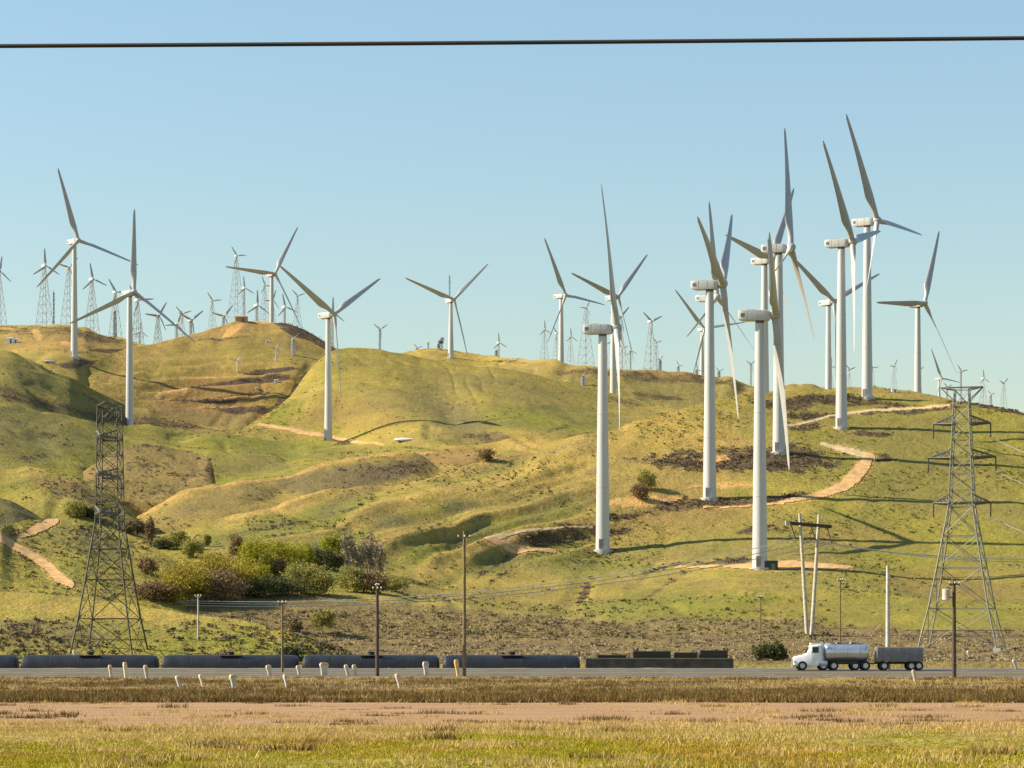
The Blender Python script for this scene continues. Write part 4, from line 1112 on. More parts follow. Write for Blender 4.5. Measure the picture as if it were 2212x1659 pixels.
def hut(u, v, w, d, h, mk, name, label, cat, y=None):
    p = at(u, v) if y is None else W(u, v, y)
    if y is not None: p.z = ground_z(p.x, p.y)
    root = tag(empty(name, (p.x, p.y + d / 2, p.z - 0.3)), label, cat)
    mb = MB(); mb.box((0, 0, h / 2 + 0.15), (w, d, h + 0.3)); mb.build('wall', M[mk], root)
    mb = MB()
    mb.loft([[(-w / 2 - 0.15, -d / 2 - 0.15, h + 0.32), (w / 2 + 0.15, -d / 2 - 0.15, h + 0.32), (w / 2 + 0.15, d / 2 + 0.15, h + 0.32), (-w / 2 - 0.15, d / 2 + 0.15, h + 0.32)],
             [(-w / 2 + 0.1, -0.05, h + 0.32 + w * 0.10), (w / 2 - 0.1, -0.05, h + 0.32 + w * 0.10), (w / 2 - 0.1, 0.05, h + 0.32 + w * 0.10), (-w / 2 + 0.1, 0.05, h + 0.32 + w * 0.10)]])
    mb.build('roof', M[mk], root)
    mb = MB(); mb.box((w * 0.15, -d / 2 - 0.03, h * 0.42 + 0.2), (w * 0.28, 0.08, h * 0.8)); mb.build('door', M['hut'] if mk != 'hut' else M['steel'], root)
hut(521, 689, 5.5, 4, 2.6, 'tan', 'summit_hut', 'small tan hut on the summit of the brown peak', 'hut', y=1243)
hut(1666, 1231, 2.6, 1.8, 1.6, 'green_box', 'switch_cabinet', 'dark green switch cabinet at the foot of the nearest white tower', 'cabinet')
for u, v, s_, lab in ((577, 741, 1.6, 'small white transformer box high on the right of the brown peak'), (596, 827, 1.7, 'small white box on the scrub terraces of the brown peak'), (554, 842, 1.3, 'smallest white box, low on the scrub terraces'), (21, 742, 3.2, 'white box on the left ridge, larger of the two'), (32, 741, 2.4, 'white box on the left ridge, smaller of the two'), (1932, 848, 1.6, 'small white box on the hilltop below the gap in the right-hand turbines')):
    hut(u, v, s_, s_ * 0.8, s_ * 0.8, 'truck_white', 'transformer_box', lab, 'box')
# a turbine part lying on the valley floor, and one by the left track
def lying(u, v, length, rz, label):
    p = at(u, v)
    root = tag(empty('spare_blade', (p.x, p.y, p.z), rz), label, 'turbine part')
    rings = []
    for i in range(13):
        t = i / 12; x = (t - 0.5) * length
        r = 0.85 * math.sin(math.pi * min(1, 0.08 + t * 0.92)) ** 0.6 * (1 - 0.45 * t) + 0.1
        rings.append([(x, 0.75 * r * math.cos(a), 0.75 + 0.8 * r * math.sin(a)) for a in [2 * math.pi * k / 12 for k in range(12)]])
    mb = MB(); mb.loft(rings); mb.build('shell', M['white'], root, True)
    mb = MB(); mb.box((length * 0.28, 0, 0.25), (0.4, 2.0, 0.6)); mb.box((-length * 0.28, 0, 0.25), (0.4, 2.0, 0.6)); mb.build('cradle', M['wood_brown'], root)
lying(874, 954, 7.6, R(-25), 'white turbine shell lying on the green valley floor right of the curving track')
lying(108, 785, 5.0, R(10), 'white turbine shell lying in the hollow below the leftmost white tower')

# ------------------------------------------------------------------ lattice pylons
def pylon(u, vtop, vbase, y, rz, label, arms, body_w, waist_v, base_w, mat, peak_arm, ins=True, taper=0.42):
    """arms: (v, half length, droop)"""
    base = W(u, vbase, y); base.z = ground_z(base.x, base.y) - 0.2
    def H(v): return ZC + (VH - v) * y / F - base.z
    root = tag(empty('lattice_pylon', base, rz), label, 'pylon')
    hw, ht = H(waist_v), H(vtop)
    def width(z):
        if z <= hw: return base_w + (body_w - base_w) * (z / hw) ** 0.85
        return body_w * (1 - taper * (z - hw) / (ht - hw))
    zs = [hw * t for t in (0, 0.30, 0.58, 0.80, 1.0)]
    n_up = 7
    zs += [hw + (ht - hw) * (i + 1) / n_up for i in range(n_up)]
    for sx in (-1, 1):
        for sy in (-1, 1):
            mb = MB(); mb.tube([(sx * width(z), sy * width(z), z) for z in zs], [0.115 if z < hw else 0.085 for z in zs], 4)
            mb.build('leg', M[mat], root)
            mb = MB(); mb.box((sx * base_w, sy * base_w, 0.1), (1.0, 1.0, 0.9)); mb.build('footing', M['concrete'], root)
    for i in range(len(zs) - 1):
        a, b = width(zs[i]), width(zs[i + 1]); za, zb = zs[i], zs[i + 1]
        mb = MB()
        r = 0.055 if za < hw else 0.045
        for (sx, sy, ex, ey) in ((-1, -1, 1, -1), (1, -1, 1, 1), (1, 1, -1, 1), (-1, 1, -1, -1)):
            mb.bar((sx * a, sy * a, za), (ex * b, ey * b, zb), r)
            mb.bar((ex * a, ey * a, za), (sx * b, sy * b, zb), r)
            mb.bar((sx * b, sy * b, zb), (ex * b, ey * b, zb), r)
            if za < hw * 0.2:
                m0 = ((sx * a + ex * b) / 2, (sy * a + ey * b) / 2, (za + zb) / 2)
                mb.bar((sx * (a + b) / 2, sy * (a + b) / 2, (za + zb) / 2), m0, 0.055)
                mb.bar((ex * (a + b) / 2, ey * (a + b) / 2, (za + zb) / 2), m0, 0.055)
        tag(mb.build('bracing', M[mat], root), kind='stuff')
    tips = []
    for v, half, dep in arms:
        z = H(v); w = width(z)
        for s in (-1, 1):
            mb = MB(); tip = Vector((s * half, 0, z + 0.15))
            for sy in (-1, 1):
                mb.bar((s * w, sy * w, z), tip, 0.15)
                mb.bar((s * w, sy * w, z + dep), tip, 0.09)
                for k in range(1, 5):
                    t0 = (k - 1) / 4.5; t1 = k / 4.5
                    lo0 = Vector((s * w, sy * w, z)).lerp(tip, t0); hi1 = Vector((s * w, sy * w, z + dep)).lerp(tip, t1)
                    lo1 = Vector((s * w, sy * w, z)).lerp(tip, t1)
                    mb.bar(lo0, hi1, 0.05, 3); mb.bar(lo1, hi1, 0.05, 3)
            for k in range(1, 5):
                t1 = k / 4.5
                mb.bar(Vector((s * w, -w, z)).lerp(tip, t1), Vector((s * w, w, z)).lerp(tip, t1), 0.05, 3)
            arm = tag(mb.build('crossarm', M['steel_dark'], root), kind='stuff')
            tips.append(root.matrix_basis @ (tip - Vector((0, 0, 2.0))) if ins else root.matrix_basis @ tip)
            if ins:
                mb = MB()
                zz = [tip.z - 0.1 - 1.9 * k / 20 for k in range(21)]
                mb.tube([(tip.x, 0, q) for q in zz], [0.13 if k % 2 else 0.06 for k in range(21)], 8)
                mb.build('insulator', M['ceramic'], arm)
    # earth-wire peak
    z = ht
    mb = MB()
    for s in (-1, 1):
        for sy in (-1, 1):
            mb.bar((s * width(z), sy * width(z), z), (s * peak_arm, 0, z + 0.35), 0.09)
            mb.bar((s * width(z), sy * width(z), z - 1.6), (s * peak_arm, 0, z + 0.35), 0.07)
        mb.bar((0, 0, z + 0.35), (s * peak_arm, 0, z + 0.35), 0.10)
    tag(mb.build('top_arm', M['steel_dark'], root), kind='stuff')
    return root, tips
M['pylon_brown'] = plain('brown_weathered_steel', (0.075, 0.068, 0.042), 0.7, 0.1, 0.2, 3)
bpy.context.view_layer.update()
py1, tips1 = pylon(237, 878, 1437, 330, R(83), 'dark steel lattice pylon in front of the left-hand hills', [(949, 4.4, 1.0), (1031, 5.2, 1.0), (1112, 4.4, 1.0)], 1.45, 1125, 4.1, 'pylon_brown', 2.2, True, 0.15)
py2, tips2 = pylon(2078, 842, 1408, 362, R(-17), 'pale steel lattice pylon with dark crossarms on the right', [(917, 3.9, 1.2), (990, 4.6, 1.2), (1088, 3.9, 1.2)], 1.65, 1095, 5.4, 'steel', 2.9)

def wire(name, a, b, sag, r, mat, label, cat, group=None, n=40):
    pts = []
    for i in range(n + 1):
        t = i / n
        p = Vector(a).lerp(Vector(b), t); p.z -= 4 * sag * t * (1 - t)
        pts.append(p)
    mb = MB(); mb.tube(pts, r, 6)
    return tag(mb.build(name, M[mat], None, True), label, cat, group)
# conductors: right-hand pylon to the next one, out of the picture
right_tips = [t for t in tips2 if t.x > (2078 - CX) * 362 / F]
names = ['upper', 'middle', 'lower']
for t, nm in zip(right_tips, names):
    wire('conductor', t, t + Vector((95, -60, -4)), 13, 0.055, 'wire', f'{nm} wire sagging away from the right pylon\'s outer crossarm ends', 'power line', 'wires on the right pylon')

# ------------------------------------------------------------------ two-legged timber pole
def v_pole():
    y = 398.0
    base = W(1748, 1396, y); gz = ground_z(base.x, base.y); y = base.y
    root = tag(empty('timber_power_pole', (base.x, y, gz - 0.4)), 'pale timber double pole in a V with a dark crossarm behind the tanker', 'power pole')
    def Lc(u, v, dy=0.0):
        p = W(u, v, y); return Vector((p.x - base.x, dy, p.z - gz + 0.4))
    for a, b in ((Lc(1727, 1109, -0.3), Lc(1745, 1402, -0.3)), (Lc(1770, 1111, 0.3), Lc(1752, 1402, 0.3))):
        mb = MB(); mb.tube([b, b.lerp(a, 0.5), a], [0.34, 0.28, 0.22], 12); mb.build('pole', M['wood_pale'], root, True)
    mb = MB()
    for dy in (-0.75, 0.75):
        p, q = Lc(1706, 1130, dy), Lc(1795, 1138, dy)
        c = (p + q) / 2
        Mx = Matrix.Translation(c) @ (q - p).to_track_quat('X', 'Z').to_matrix().to_4x4()
        b_ = MB(); b_.box((0, 0, 0), ((q - p).length, 0.16, 0.46), Mx); b_.build('crossarm', M['wood_dark'], root)
    ends = []
    for (u0, v0), (u1, v1) in (((1709, 1134), (1719, 1165)), ((1752, 1138), (1763, 1168)), ((1786, 1140), (1797, 1173))):
        p, q = Lc(u0, v0), Lc(u1, v1)
        b_ = MB(); b_.tube([p.lerp(q, k / 16) for k in range(17)], [0.12 if k % 2 else 0.06 for k in range(17)], 8)
        b_.build('insulator', M['ceramic'], root)
        ends.append(q + Vector((base.x, y, gz - 0.4)))
    b_ = MB(); b_.box(Lc(1703, 1130, -0.2), (0.9, 0.9, 0.7)); b_.build('arm_cap', M['wood_pale'], root)
    return ends
ends = v_pole()
for e, nm, dv in zip(ends, ('left', 'middle', 'right'), (0, 6, 12)):
    far = W(-330, 1222 + dv, e.y)
    wire('power_wire', e, far, 7.3, 0.06, 'wire', f'wire sagging leftwards across the valley from the double pole\'s {nm} insulator', 'power line', 'wires of the double pole', 60)
    wire('power_wire', e, W(2700, 1150 + dv, e.y), 3.2, 0.06, 'wire', f'wire running right past the pylon from the double pole\'s {nm} insulator', 'power line', 'wires of the double pole', 40)

# ------------------------------------------------------------------ roadside utility poles
def upole(u, v0, v1, r, mat, label, arm=1.6, extra=None, y=None):
    if y is None:
        p = at(u, v1); 
    else: p = W(u, v1, y)
    y = p.y; gz = ground_z(p.x, y)
    top = ZC + (VH - v0) * y / F
    h = top - gz + 0.4
    root = tag(empty('utility_pole', (p.x, y, gz - 0.4)), label, 'utility pole')
    mb = MB(); mb.tube([(0, 0, 0), (0, 0, h * 0.5), (0, 0, h)], [r, r * 0.88, r * 0.72], 12); mb.build('pole', M[mat], root, True)
    if arm:
        mb = MB(); mb.box((0, -r, h * 0.955), (arm, 0.11, 0.13)); mb.build('crossarm', M[mat], root)
        for k in (-0.45, 0.05, 0.45):
            mb = MB(); mb.tube([(k * arm, -r, h * 0.955 + 0.06), (k * arm, -r, h * 0.955 + 0.14), (k * arm, -r, h * 0.955 + 0.28)], [0.04, 0.09, 0.05], 8); mb.build('insulator', M['post'], root)
    if extra == 'can':
        mb = MB(); mb.tube([(-0.75, 0, h * 0.80), (-0.75, 0, h * 0.805), (-0.75, 0, h * 0.905), (-0.75, 0, h * 0.91)], [0.28, 0.36, 0.36, 0.25], 14); mb.build('transformer', M['post_dull'], root, True)
        mb = MB(); mb.bar((0, 0, h * 0.83), (-0.5, 0, h * 0.83), 0.06); mb.build('bracket', M['steel_dark'], root)
    if extra == 'cap':
        mb = MB(); mb.tube([(-0.15, 0, h), (-0.1, 0, h + 0.12), (0.2, 0, h + 0.05)], 0.1, 8); mb.build('top_bracket', M['post'], root)
    return root
upole(815, 1264, 1461, 0.20, 'wood_dark', 'dark wooden pole in front of the grove\'s bare trees', 0.9, 'cap')
upole(1003, 1147, 1461, 0.19, 'wood_brown', 'tall brown wooden pole with short crossarm, midway between grove and near tower', 1.3)
upole(610, 1296, 1452, 0.14, 'wood_brown', 'slim brown pole at the roadside in front of the grove\'s golden trees', 0.9)
upole(428, 1284, 1440, 0.13, 'wood_pale', 'thin pale pole rising through the valley wires beneath the grove', 0.8, y=338)
upole(1643, 1284, 1432, 0.11, 'wood_brown', 'thin brown pole under the nearest white tower', 0.7, y=335)
upole(1815, 1246, 1430, 0.11, 'wood_brown', 'thin brown pole just right of the timber double pole', 0.7, y=340)
upole(1918, 1222, 1447, 0.27, 'post_dull', 'thick pale wooden pole behind the grey trailer', 0)
upole(2061, 1252, 1466, 0.21, 'wood_dark', 'dark wooden pole with a transformer can in front of the right pylon', 1.0, 'can')

# overhead cable close to the camera
a, b = W(-900, 104, 32), W(3100, 73, 32)
wire('overhead_cable', a, b, 0.02, 0.026, 'cable', 'dark overhead cable stretched across the whole sky', 'cable', None, 60)

# ------------------------------------------------------------------ railway and its train in the cutting
RZ = CUT_FLOOR + 0.35
def railway():
    mb = MB()
    xs = [-110 + 220 * i / 60 for i in range(61)]
    mb.loft([[(x, RAIL_Y - 2.6, CUT_FLOOR + 0.02), (x, RAIL_Y - 1.6, RZ), (x, RAIL_Y + 1.6, RZ), (x, RAIL_Y + 2.6, CUT_FLOOR + 0.02)] for x in xs], cap=False, closed=False)
    o = tag(mb.build('railway_bed', M['ballast'], None), kind='structure')
    for s in (-1, 1):
        b_ = MB(); b_.box((0, RAIL_Y + s * 0.75, RZ + 0.19), (220, 0.08, 0.16)); b_.build('rail', M['rail'], o)
    b_ = MB()
    for k in range(340): b_.box((-110 + k * 0.65, RAIL_Y, RZ + 0.05), (0.24, 2.5, 0.12))
    tag(b_.build('sleepers', M['sleeper'], o), kind='stuff')
railway()
RAIL_TOP = RZ + 0.27
def wheelset(parent, x, r=0.46):
    for s in (-1, 1):
        b_ = MB(); b_.tube([(x, s * 0.80, r), (x, s * 0.68, r)], r, 18); b_.build('wheel', M['steel_dark'], parent, True)
def bogie(parent, x):
    b_ = MB()
    for s in (-1, 1):
        b_.box((x, s * 0.95, 0.55), (2.5, 0.14, 0.35))
    b_.box((x, 0, 0.7), (0.5, 2.2, 0.3))
    t = tag(b_.build('bogie', M['dark_frame'], parent), kind='stuff')
    wheelset(parent, x - 0.85); wheelset(parent, x + 0.85)
def tank_car(x, label, length=16.4, rad=1.46):
    root = tag(empty('tank_car', (x, RAIL_Y, RAIL_TOP)), label, 'tank car', 'black tank cars of the freight train')
    zc = 2.75
    b_ = MB(); L = length / 2 - 0.12
    b_.tube([(-L, 0, zc), (-L + 0.08, 0, zc), (-L + 0.35, 0, zc), (-L + 0.8, 0, zc), (-L + 1.2, 0, zc), (L - 1.2, 0, zc), (L - 0.8, 0, zc), (L - 0.35, 0, zc), (L - 0.08, 0, zc), (L, 0, zc)],
            [0.25, rad * 0.72, rad * 0.93, rad * 0.99, rad, rad, rad * 0.99, rad * 0.93, rad * 0.72, 0.25], 32)
    tank = b_.build('tank', M['black_tank'], root, True)
    for q in (-L * 0.55, L * 0.55, -L * 0.15, L * 0.15):
        s_ = MB(); s_.tube([(q - 0.05, 0, zc), (q + 0.05, 0, zc)], rad + 0.02, 32); s_.build('tank_band', M['dark_frame'], tank)
    s_ = MB(); s_.tube([(0, 0, zc + rad - 0.1), (0, 0, zc + rad + 0.32)], 0.42, 16); s_.tube([(0, 0, zc + rad + 0.30), (0, 0, zc + rad + 0.38)], 0.48, 16); s_.build('dome', M['dark_frame'], tank, True)
    s_ = MB()
    for sy in (-1, 1): s_.box((0, sy * 0.8, zc + rad - 0.05), (2.6, 0.5, 0.06))
    for sx in (-1.2, 1.2):
        for sy in (-1, 1): s_.bar((sx, sy * 1.0, zc + rad - 0.1), (sx, sy * 1.0, zc + rad + 0.6), 0.03)
    for sy in (-1, 1): s_.bar((-1.2, sy * 1.0, zc + rad + 0.6), (1.2, sy * 1.0, zc + rad + 0.6), 0.03)
    tag(s_.build('walkway', M['steel'], root), kind='stuff')
    b_ = MB(); b_.box((0, 0, 1.08), (length, 0.7, 0.3)); b_.box((-length / 2 + 0.3, 0, 1.1), (0.6, 2.7, 0.34)); b_.box((length / 2 - 0.3, 0, 1.1), (0.6, 2.7, 0.34)); b_.build('underframe', M['dark_frame'], root)
    b_ = MB()
    for sy in (-0.25, 0.25): b_.bar((1.7, -rad - 0.12 , 1.0), (1.7, -rad - 0.12, 2.2), 0.03)
    for sx in (-1, 1):
        c_ = MB(); c_.box((sx * (length / 2 + 0.2), 0, 0.85), (0.5, 0.25, 0.3)); c_.build('coupler', M['steel_dark'], root)
        bogie(root, sx * (length / 2 - 2.3))
    return root
X0 = (1226 - CX) * RAIL_Y / F
order = ['black tank car coupled to the low grey freight car', 'black tank car in front of the tall brown pole', 'black tank car in front of the dark pole and lone green tree', 'black tank car in front of the slim roadside pole and golden grove', 'black tank car beside the foot of the left pylon', 'black tank car at the tail, left of the left pylon']
for k in range(6):
    tank_car(X0 + 2.0 - 8.6 - k * 16.55, order[k])
def gondola():
    x = X0 + 2.2 + 8.6
    root = tag(empty('freight_car', (x, RAIL_Y, RAIL_TOP)), 'low grey freight car with dark crates ahead of the black tank cars', 'freight car')
    L = 8.6
    b_ = MB(); b_.box((0, 0, 1.2), (2 * L, 2.9, 0.3)); b_.build('underframe', M['dark_frame'], root)
    for sy in (-1, 1):
        b_ = MB(); b_.box((0, sy * 1.42, 2.55), (2 * L, 0.08, 2.4)); w = b_.build('side_wall', M['gondola'], root)
        for k in range(11):
            s_ = MB(); s_.box((-L + 0.4 + k * (2 * L - 0.8) / 10, sy * 1.50, 2.5), (0.16, 0.10, 2.3)); s_.build('rib', M['gondola'], w)
        s_ = MB(); s_.box((0, sy * 1.47, 3.78), (2 * L, 0.2, 0.14)); s_.build('top_rail', M['steel'], w)
    for sx in (-1, 1):
        b_ = MB(); b_.box((sx * L, 0, 2.55), (0.1, 2.8, 2.4)); b_.build('end_wall', M['gondola'], root)
        c_ = MB(); c_.box((sx * (L + 0.3), 0, 0.85), (0.5, 0.25, 0.3)); c_.build('coupler', M['steel_dark'], root)
        bogie(root, sx * (L - 1.8))
    for k, (cx_, w_, h_) in enumerate(((-5.6, 3.4, 0.5), (-0.9, 4.4, 0.95), (3.1, 2.6, 0.8), (6.4, 3.2, 1.05))):
        names_ = ('rear', 'second', 'third', 'front')
        t = tag(empty('crate', (x + cx_, RAIL_Y, RAIL_TOP + 1.35)), f'{names_[k]} dark crate showing above the sides of the low freight car', 'crate', 'crates in the freight car')
        hh = 2.4 + h_ - 0.1
        b_ = MB(); b_.box((0, 0, hh / 2), (w_, 2.3, hh)); b_.build('box', M['dark_frame'], t)
        b_ = MB(); b_.box((0, 0, hh + 0.03), (w_ + 0.1, 2.4, 0.06)); b_.build('lid', M['hut'], t)
gondola()

# ------------------------------------------------------------------ vehicles on the road
def wheel(parent, x, y, r, w=0.3, hub=True):
    b_ = MB(); b_.tube([(x, y - w / 2, r), (x, y - w / 2 + 0.04, r), (x, y + w / 2 - 0.04, r), (x, y + w / 2, r)], [r * 0.9, r, r, r * 0.9], 20)
    t = b_.build('wheel', M['tyre'], parent, True)
    if hub:
        b_ = MB(); b_.tube([(x, y - w / 2 - 0.02, r), (x, y - w / 2 + 0.02, r)], r * 0.55, 16); b_.build('rim', M['rim'], t, True)
ROAD_Y = 283.0
def tanker():
    x0 = (1712 - CX) * ROAD_Y / F                      # nose of the cab, driving to the left
    z = float(near_z(np.array([ROAD_Y]))[0]) + 0.036
    root = tag(empty('tanker_truck', (x0, ROAD_Y, z)), 'white lorry hauling a shiny silver tank, driving left on the road', 'tanker truck')
    b_ = MB(); b_.box((4.3, 0, 0.78), (7.6, 0.9, 0.28)); b_.build('chassis', M['dark_frame'], root)
    # bonnet and cab
    b_ = MB()
    sec = [(0.0, 0.62, 0.55, 1.15), (0.12, 0.85, 0.45, 1.45), (0.9, 1.0, 0.45, 1.62), (1.35, 1.08, 0.45, 1.72), (1.75, 1.12, 0.45, 2.55), (2.0, 1.14, 0.45, 2.72), (2.9, 1.14, 0.45, 2.78), (3.0, 1.12, 0.5, 2.74)]
    b_.loft(rounded_box_rings([s[0] for s in sec], [(s[1], s[2], s[3], 0.14) for s in sec]))
    cab = b_.build('cab', M['truck_white'], root, True)
    g_ = MB(); g_.box((2.3, -1.145, 2.2), (0.75, 0.03, 0.62)); g_.build('side_window', M['glass'], cab)
    g_ = MB(); g_.add([(1.38, -0.95, 1.78), (1.38, 0.95, 1.78), (1.71, 0.95, 2.5), (1.71, -0.95, 2.5), (1.40, -0.95, 1.78), (1.40, 0.95, 1.78), (1.75, 0.95, 2.5), (1.75, -0.95, 2.5)], [(0, 1, 2, 3), (7, 6, 5, 4), (0, 4, 5, 1), (1, 5, 6, 2), (2, 6, 7, 3), (3, 7, 4, 0)]); g_.build('windscreen', M['glass'], cab)
    g_ = MB(); g_.box((-0.05, 0, 0.95), (0.06, 1.1, 0.6)); g_.build('grille', M['rim'], cab)
    g_ = MB(); g_.box((0.02, 0, 0.5), (0.16, 2.2, 0.28)); g_.build('bumper', M['rim'], root)
    for sy in (-1, 1):
        g_ = MB(); g_.box((0.08, sy * 0.78, 0.95), (0.10, 0.26, 0.24)); g_.build('headlight', M['post'], cab)
        g_ = MB(); g_.tube([(3.1, sy * 1.0, 0.9), (3.1, sy * 1.0, 3.05)], 0.08, 10); g_.build('exhaust_stack', M['rim'], cab, True)
        g_ = MB(); g_.box((1.95, sy * 1.32, 2.25), (0.1, 0.2, 0.5)); g_.bar((1.95, sy * 1.1, 2.4), (1.95, sy * 1.3, 2.4), 0.03); g_.build('mirror', M['truck_white'], cab)
        g_ = MB(); g_.tube([(2.6, sy * 1.0, 0.75), (3.6, sy * 1.0, 0.75)], 0.3, 14); g_.build('fuel_tank', M['rim'], root, True)
    g_ = MB(); g_.box((2.35, 0, 2.86), (0.9, 1.9, 0.16)); g_.build('roof_fairing', M['truck_white'], cab)
    # tank
    def oval(x, s, n=28): return [(x, 1.16 * s * math.cos(2 * math.pi * k / n), 1.92 + 1.02 * s * math.sin(2 * math.pi * k / n)) for k in range(n)]
    b_ = MB(); b_.loft([oval(3.35, 0.55), oval(3.42, 0.85), oval(3.6, 0.98), oval(3.9, 1), oval(7.6, 1), oval(7.85, 0.98), oval(8.0, 0.85), oval(8.06, 0.55)])
    tank = b_.build('tank', M['silver'], root, True, 50)
    for q in (4.4, 5.75, 7.1):
        s_ = MB(); s_.loft([oval(q - 0.05, 1.012), oval(q + 0.05, 1.012)]); s_.build('tank_band', M['rim'], tank)
    for q in (4.9, 6.4):
        s_ = MB(); s_.tube([(q, 0, 2.88), (q, 0, 3.05), (q, 0, 3.08)], [0.3, 0.3, 0.2], 14); s_.build('hatch', M['rim'], tank, True)
    s_ = MB(); s_.box((5.7, -0.4, 3.0), (3.6, 0.35, 0.05)); s_.build('catwalk', M['steel'], tank)
    s_ = MB(); s_.box((5.7, -1.1, 0.85), (2.2, 0.12, 0.35)); s_.build('side_guard', M['dark_frame'], root)
    for xx in (0.95, 3.2, 4.3, 6.6, 7.7):
        for sy in (-1, 1): wheel(root, xx, sy * 0.98, 0.5)
    # trailer behind
    tr = tag(empty('box_trailer', (x0 + 8.9, ROAD_Y, z)), 'plain grey covered trailer behind the silver tanker, beside the thick pale pole', 'trailer')
    b_ = MB(); b_.loft(rounded_box_rings([0, 0.05, 4.9, 4.95], [(1.1, 1.0, 2.45, 0.1), (1.15, 0.95, 2.5, 0.1), (1.15, 0.95, 2.5, 0.1), (1.1, 1.0, 2.45, 0.1)])); b_.build('body', M['grey_trailer'], tr, True)
    b_ = MB(); b_.box((2.4, 0, 0.8), (5.0, 0.9, 0.25)); b_.build('chassis', M['dark_frame'], tr)
    b_ = MB(); b_.bar((0, 0, 0.75), (-0.85, 0, 0.75), 0.07); b_.build('drawbar', M['dark_frame'], tr)
    for k in range(5):
        b_ = MB(); b_.box((0.5 + k * 0.98, -1.165, 1.72), (0.08, 0.05, 1.4)); b_.build('rib', M['grey_trailer'], tr)
    for xx in (0.8, 3.7, 4.5):
        for sy in (-1, 1): wheel(tr, xx, sy * 0.98, 0.48)
tanker()
# ------------------------------------------------------------------ posts along the road and the track
def post(u, vt, vb, w, mat, label, lean=0.0, head=0.0, y=None):
    p = W(u, vb, y) if y else at(u, vb)
    gz = ground_z(p.x, p.y)
    h = (ZC + (VH - vt) * p.y / F) - gz
    ww = max(w, head * 0.62) * p.y / F
    root = tag(empty('marker_post', (p.x, p.y, gz)), label, 'post', 'pale posts along the road')
    root.rotation_euler = (0, R(lean * 0.8), R(38))
    b_ = MB(); b_.loft(rounded_box_rings([0], [(0.1, 0, 1, 0.02)]) if False else [[(sx * ww / 2 * k, sy * 0.10 * k, z) for sx, sy in ((-1, -1), (1, -1), (1, 1), (-1, 1))] for z, k in ((-0.2, 0.62), (h * 0.4, 0.7), (h * 0.8, 1.0), (h * 0.93, 0.9), (h, 0.55))])
    b_.build('shaft', M[mat], root)
    if False:
        hw = head * p.y / F
        b_ = MB(); b_.loft([[(sx * hw / 2 * k, sy * 0.16 * k, z) for sx, sy in ((-1, -1), (1, -1), (1, 1), (-1, 1))] for z, k in ((h * 0.62, 0.8), (h * 0.68, 1.0), (h * 0.95, 1.0), (h * 1.02, 0.75))])
        b_.build('cap', M[mat], root)
    else:
        b_ = MB(); b_.box((0, -0.13, h * 0.86), (ww * 0.7, 0.05, h * 0.1)); b_.build('reflector', M['amber'], root)
for a in (
    (163, 1404, 1437, 4, 'post', 'thin cream marker post with a small hood near the left pylon\'s left foot', -8, 10),
    (272, 1430, 1466, 9, 'post', 'knobbly cream post just left of the left pylon\'s right foot', -6, 13),
    (318, 1436, 1470, 9, 'post_dull', 'dull brown post right of the left pylon\'s foot', -10, 0),
    (240, 1436, 1464, 8, 'post_dull', 'dull post between the two feet of the left pylon', -8, 0),
    (388, 1459, 1484, 6, 'post', 'slim cream post standing alone right of the left pylon', -20, 14),
    (438, 1456, 1482, 6, 'post', 'slim cream post left of the biggest cream post', -20, 11),
    (506, 1456, 1486, 14, 'post', 'biggest cream post, broad-headed, below the slim roadside pole', -12, 24),
    (583, 1436, 1460, 6, 'post', 'white hooded post against the tank cars left of the slim roadside pole', -14, 20),
    (620, 1456, 1486, 7, 'post', 'leaning cream post directly below the slim roadside pole', -16, 10),
    (647, 1437, 1458, 6, 'post', 'white hooded post right of the slim roadside pole', -14, 16),
    (700, 1431, 1459, 22, 'post', 'widest white block-shaped post against the tank cars', 0, 30),
    (752, 1435, 1460, 6, 'post', 'white hooded post, left of a close pair', -18, 15),
    (769, 1435, 1460, 6, 'post', 'white hooded post, right of a close pair', -18, 15),
    (864, 1454, 1486, 9, 'post', 'leaning cream post just right of the dark pole', -20, 15),
    (921, 1429, 1458, 14, 'post', 'broad-headed white post between the dark pole and the tall brown pole', -6, 24),
    (990, 1424, 1462, 10, 'post_orange', 'ochre post close to the foot of the tall brown pole', -12, 13),
    (1977, 1446, 1474, 6, 'post_dull', 'forked grey post at the foot of the grey trailer', -18, 12),
    (2096, 1404, 1424, 9, 'post', 'cream stub at the middle foot of the right pylon', -25, 0),
    (2196, 1422, 1446, 10, 'post', 'cream stub at the far right foot of the right pylon', -30, 0)):
    post(*a)

# ------------------------------------------------------------------ trees and shrubs
def leaves(n, cen, rad, size, rs, stretch=(1, 1, 1)):
    """n small triangles scattered in clumps through an ellipsoid"""
    k = max(8, n // 70)
    c = rs.normal(size=(k, 3)); c /= np.linalg.norm(c, axis=1)[:, None]
    c *= (rs.random((k, 1)) ** 0.38)
    cs = 0.18 + 0.22 * rs.random(k)
    pick = rs.integers(0, k, n)
    p = c[pick] + rs.normal(size=(n, 3)) * cs[pick][:, None] * 0.75
    p = p * np.array(rad)[None, :] + np.array(cen)[None, :]
    d1 = rs.normal(size=(n, 3)); d1 /= np.linalg.norm(d1, axis=1)[:, None]
    d2 = rs.normal(size=(n, 3)); d2 -= d1 * np.sum(d1 * d2, 1)[:, None]; d2 /= np.linalg.norm(d2, axis=1)[:, None]
    s = size * (0.6 + 0.8 * rs.random((n, 1)))
    st = np.array(stretch)[None, :]
    v = np.stack([p - d1 * s * st * 0.5 - d2 * s * 0.35, p + d1 * s * st * 0.5 - d2 * s * 0.2, p + d2 * s * st * 0.55], 1)
    return v.reshape(-1, 3)
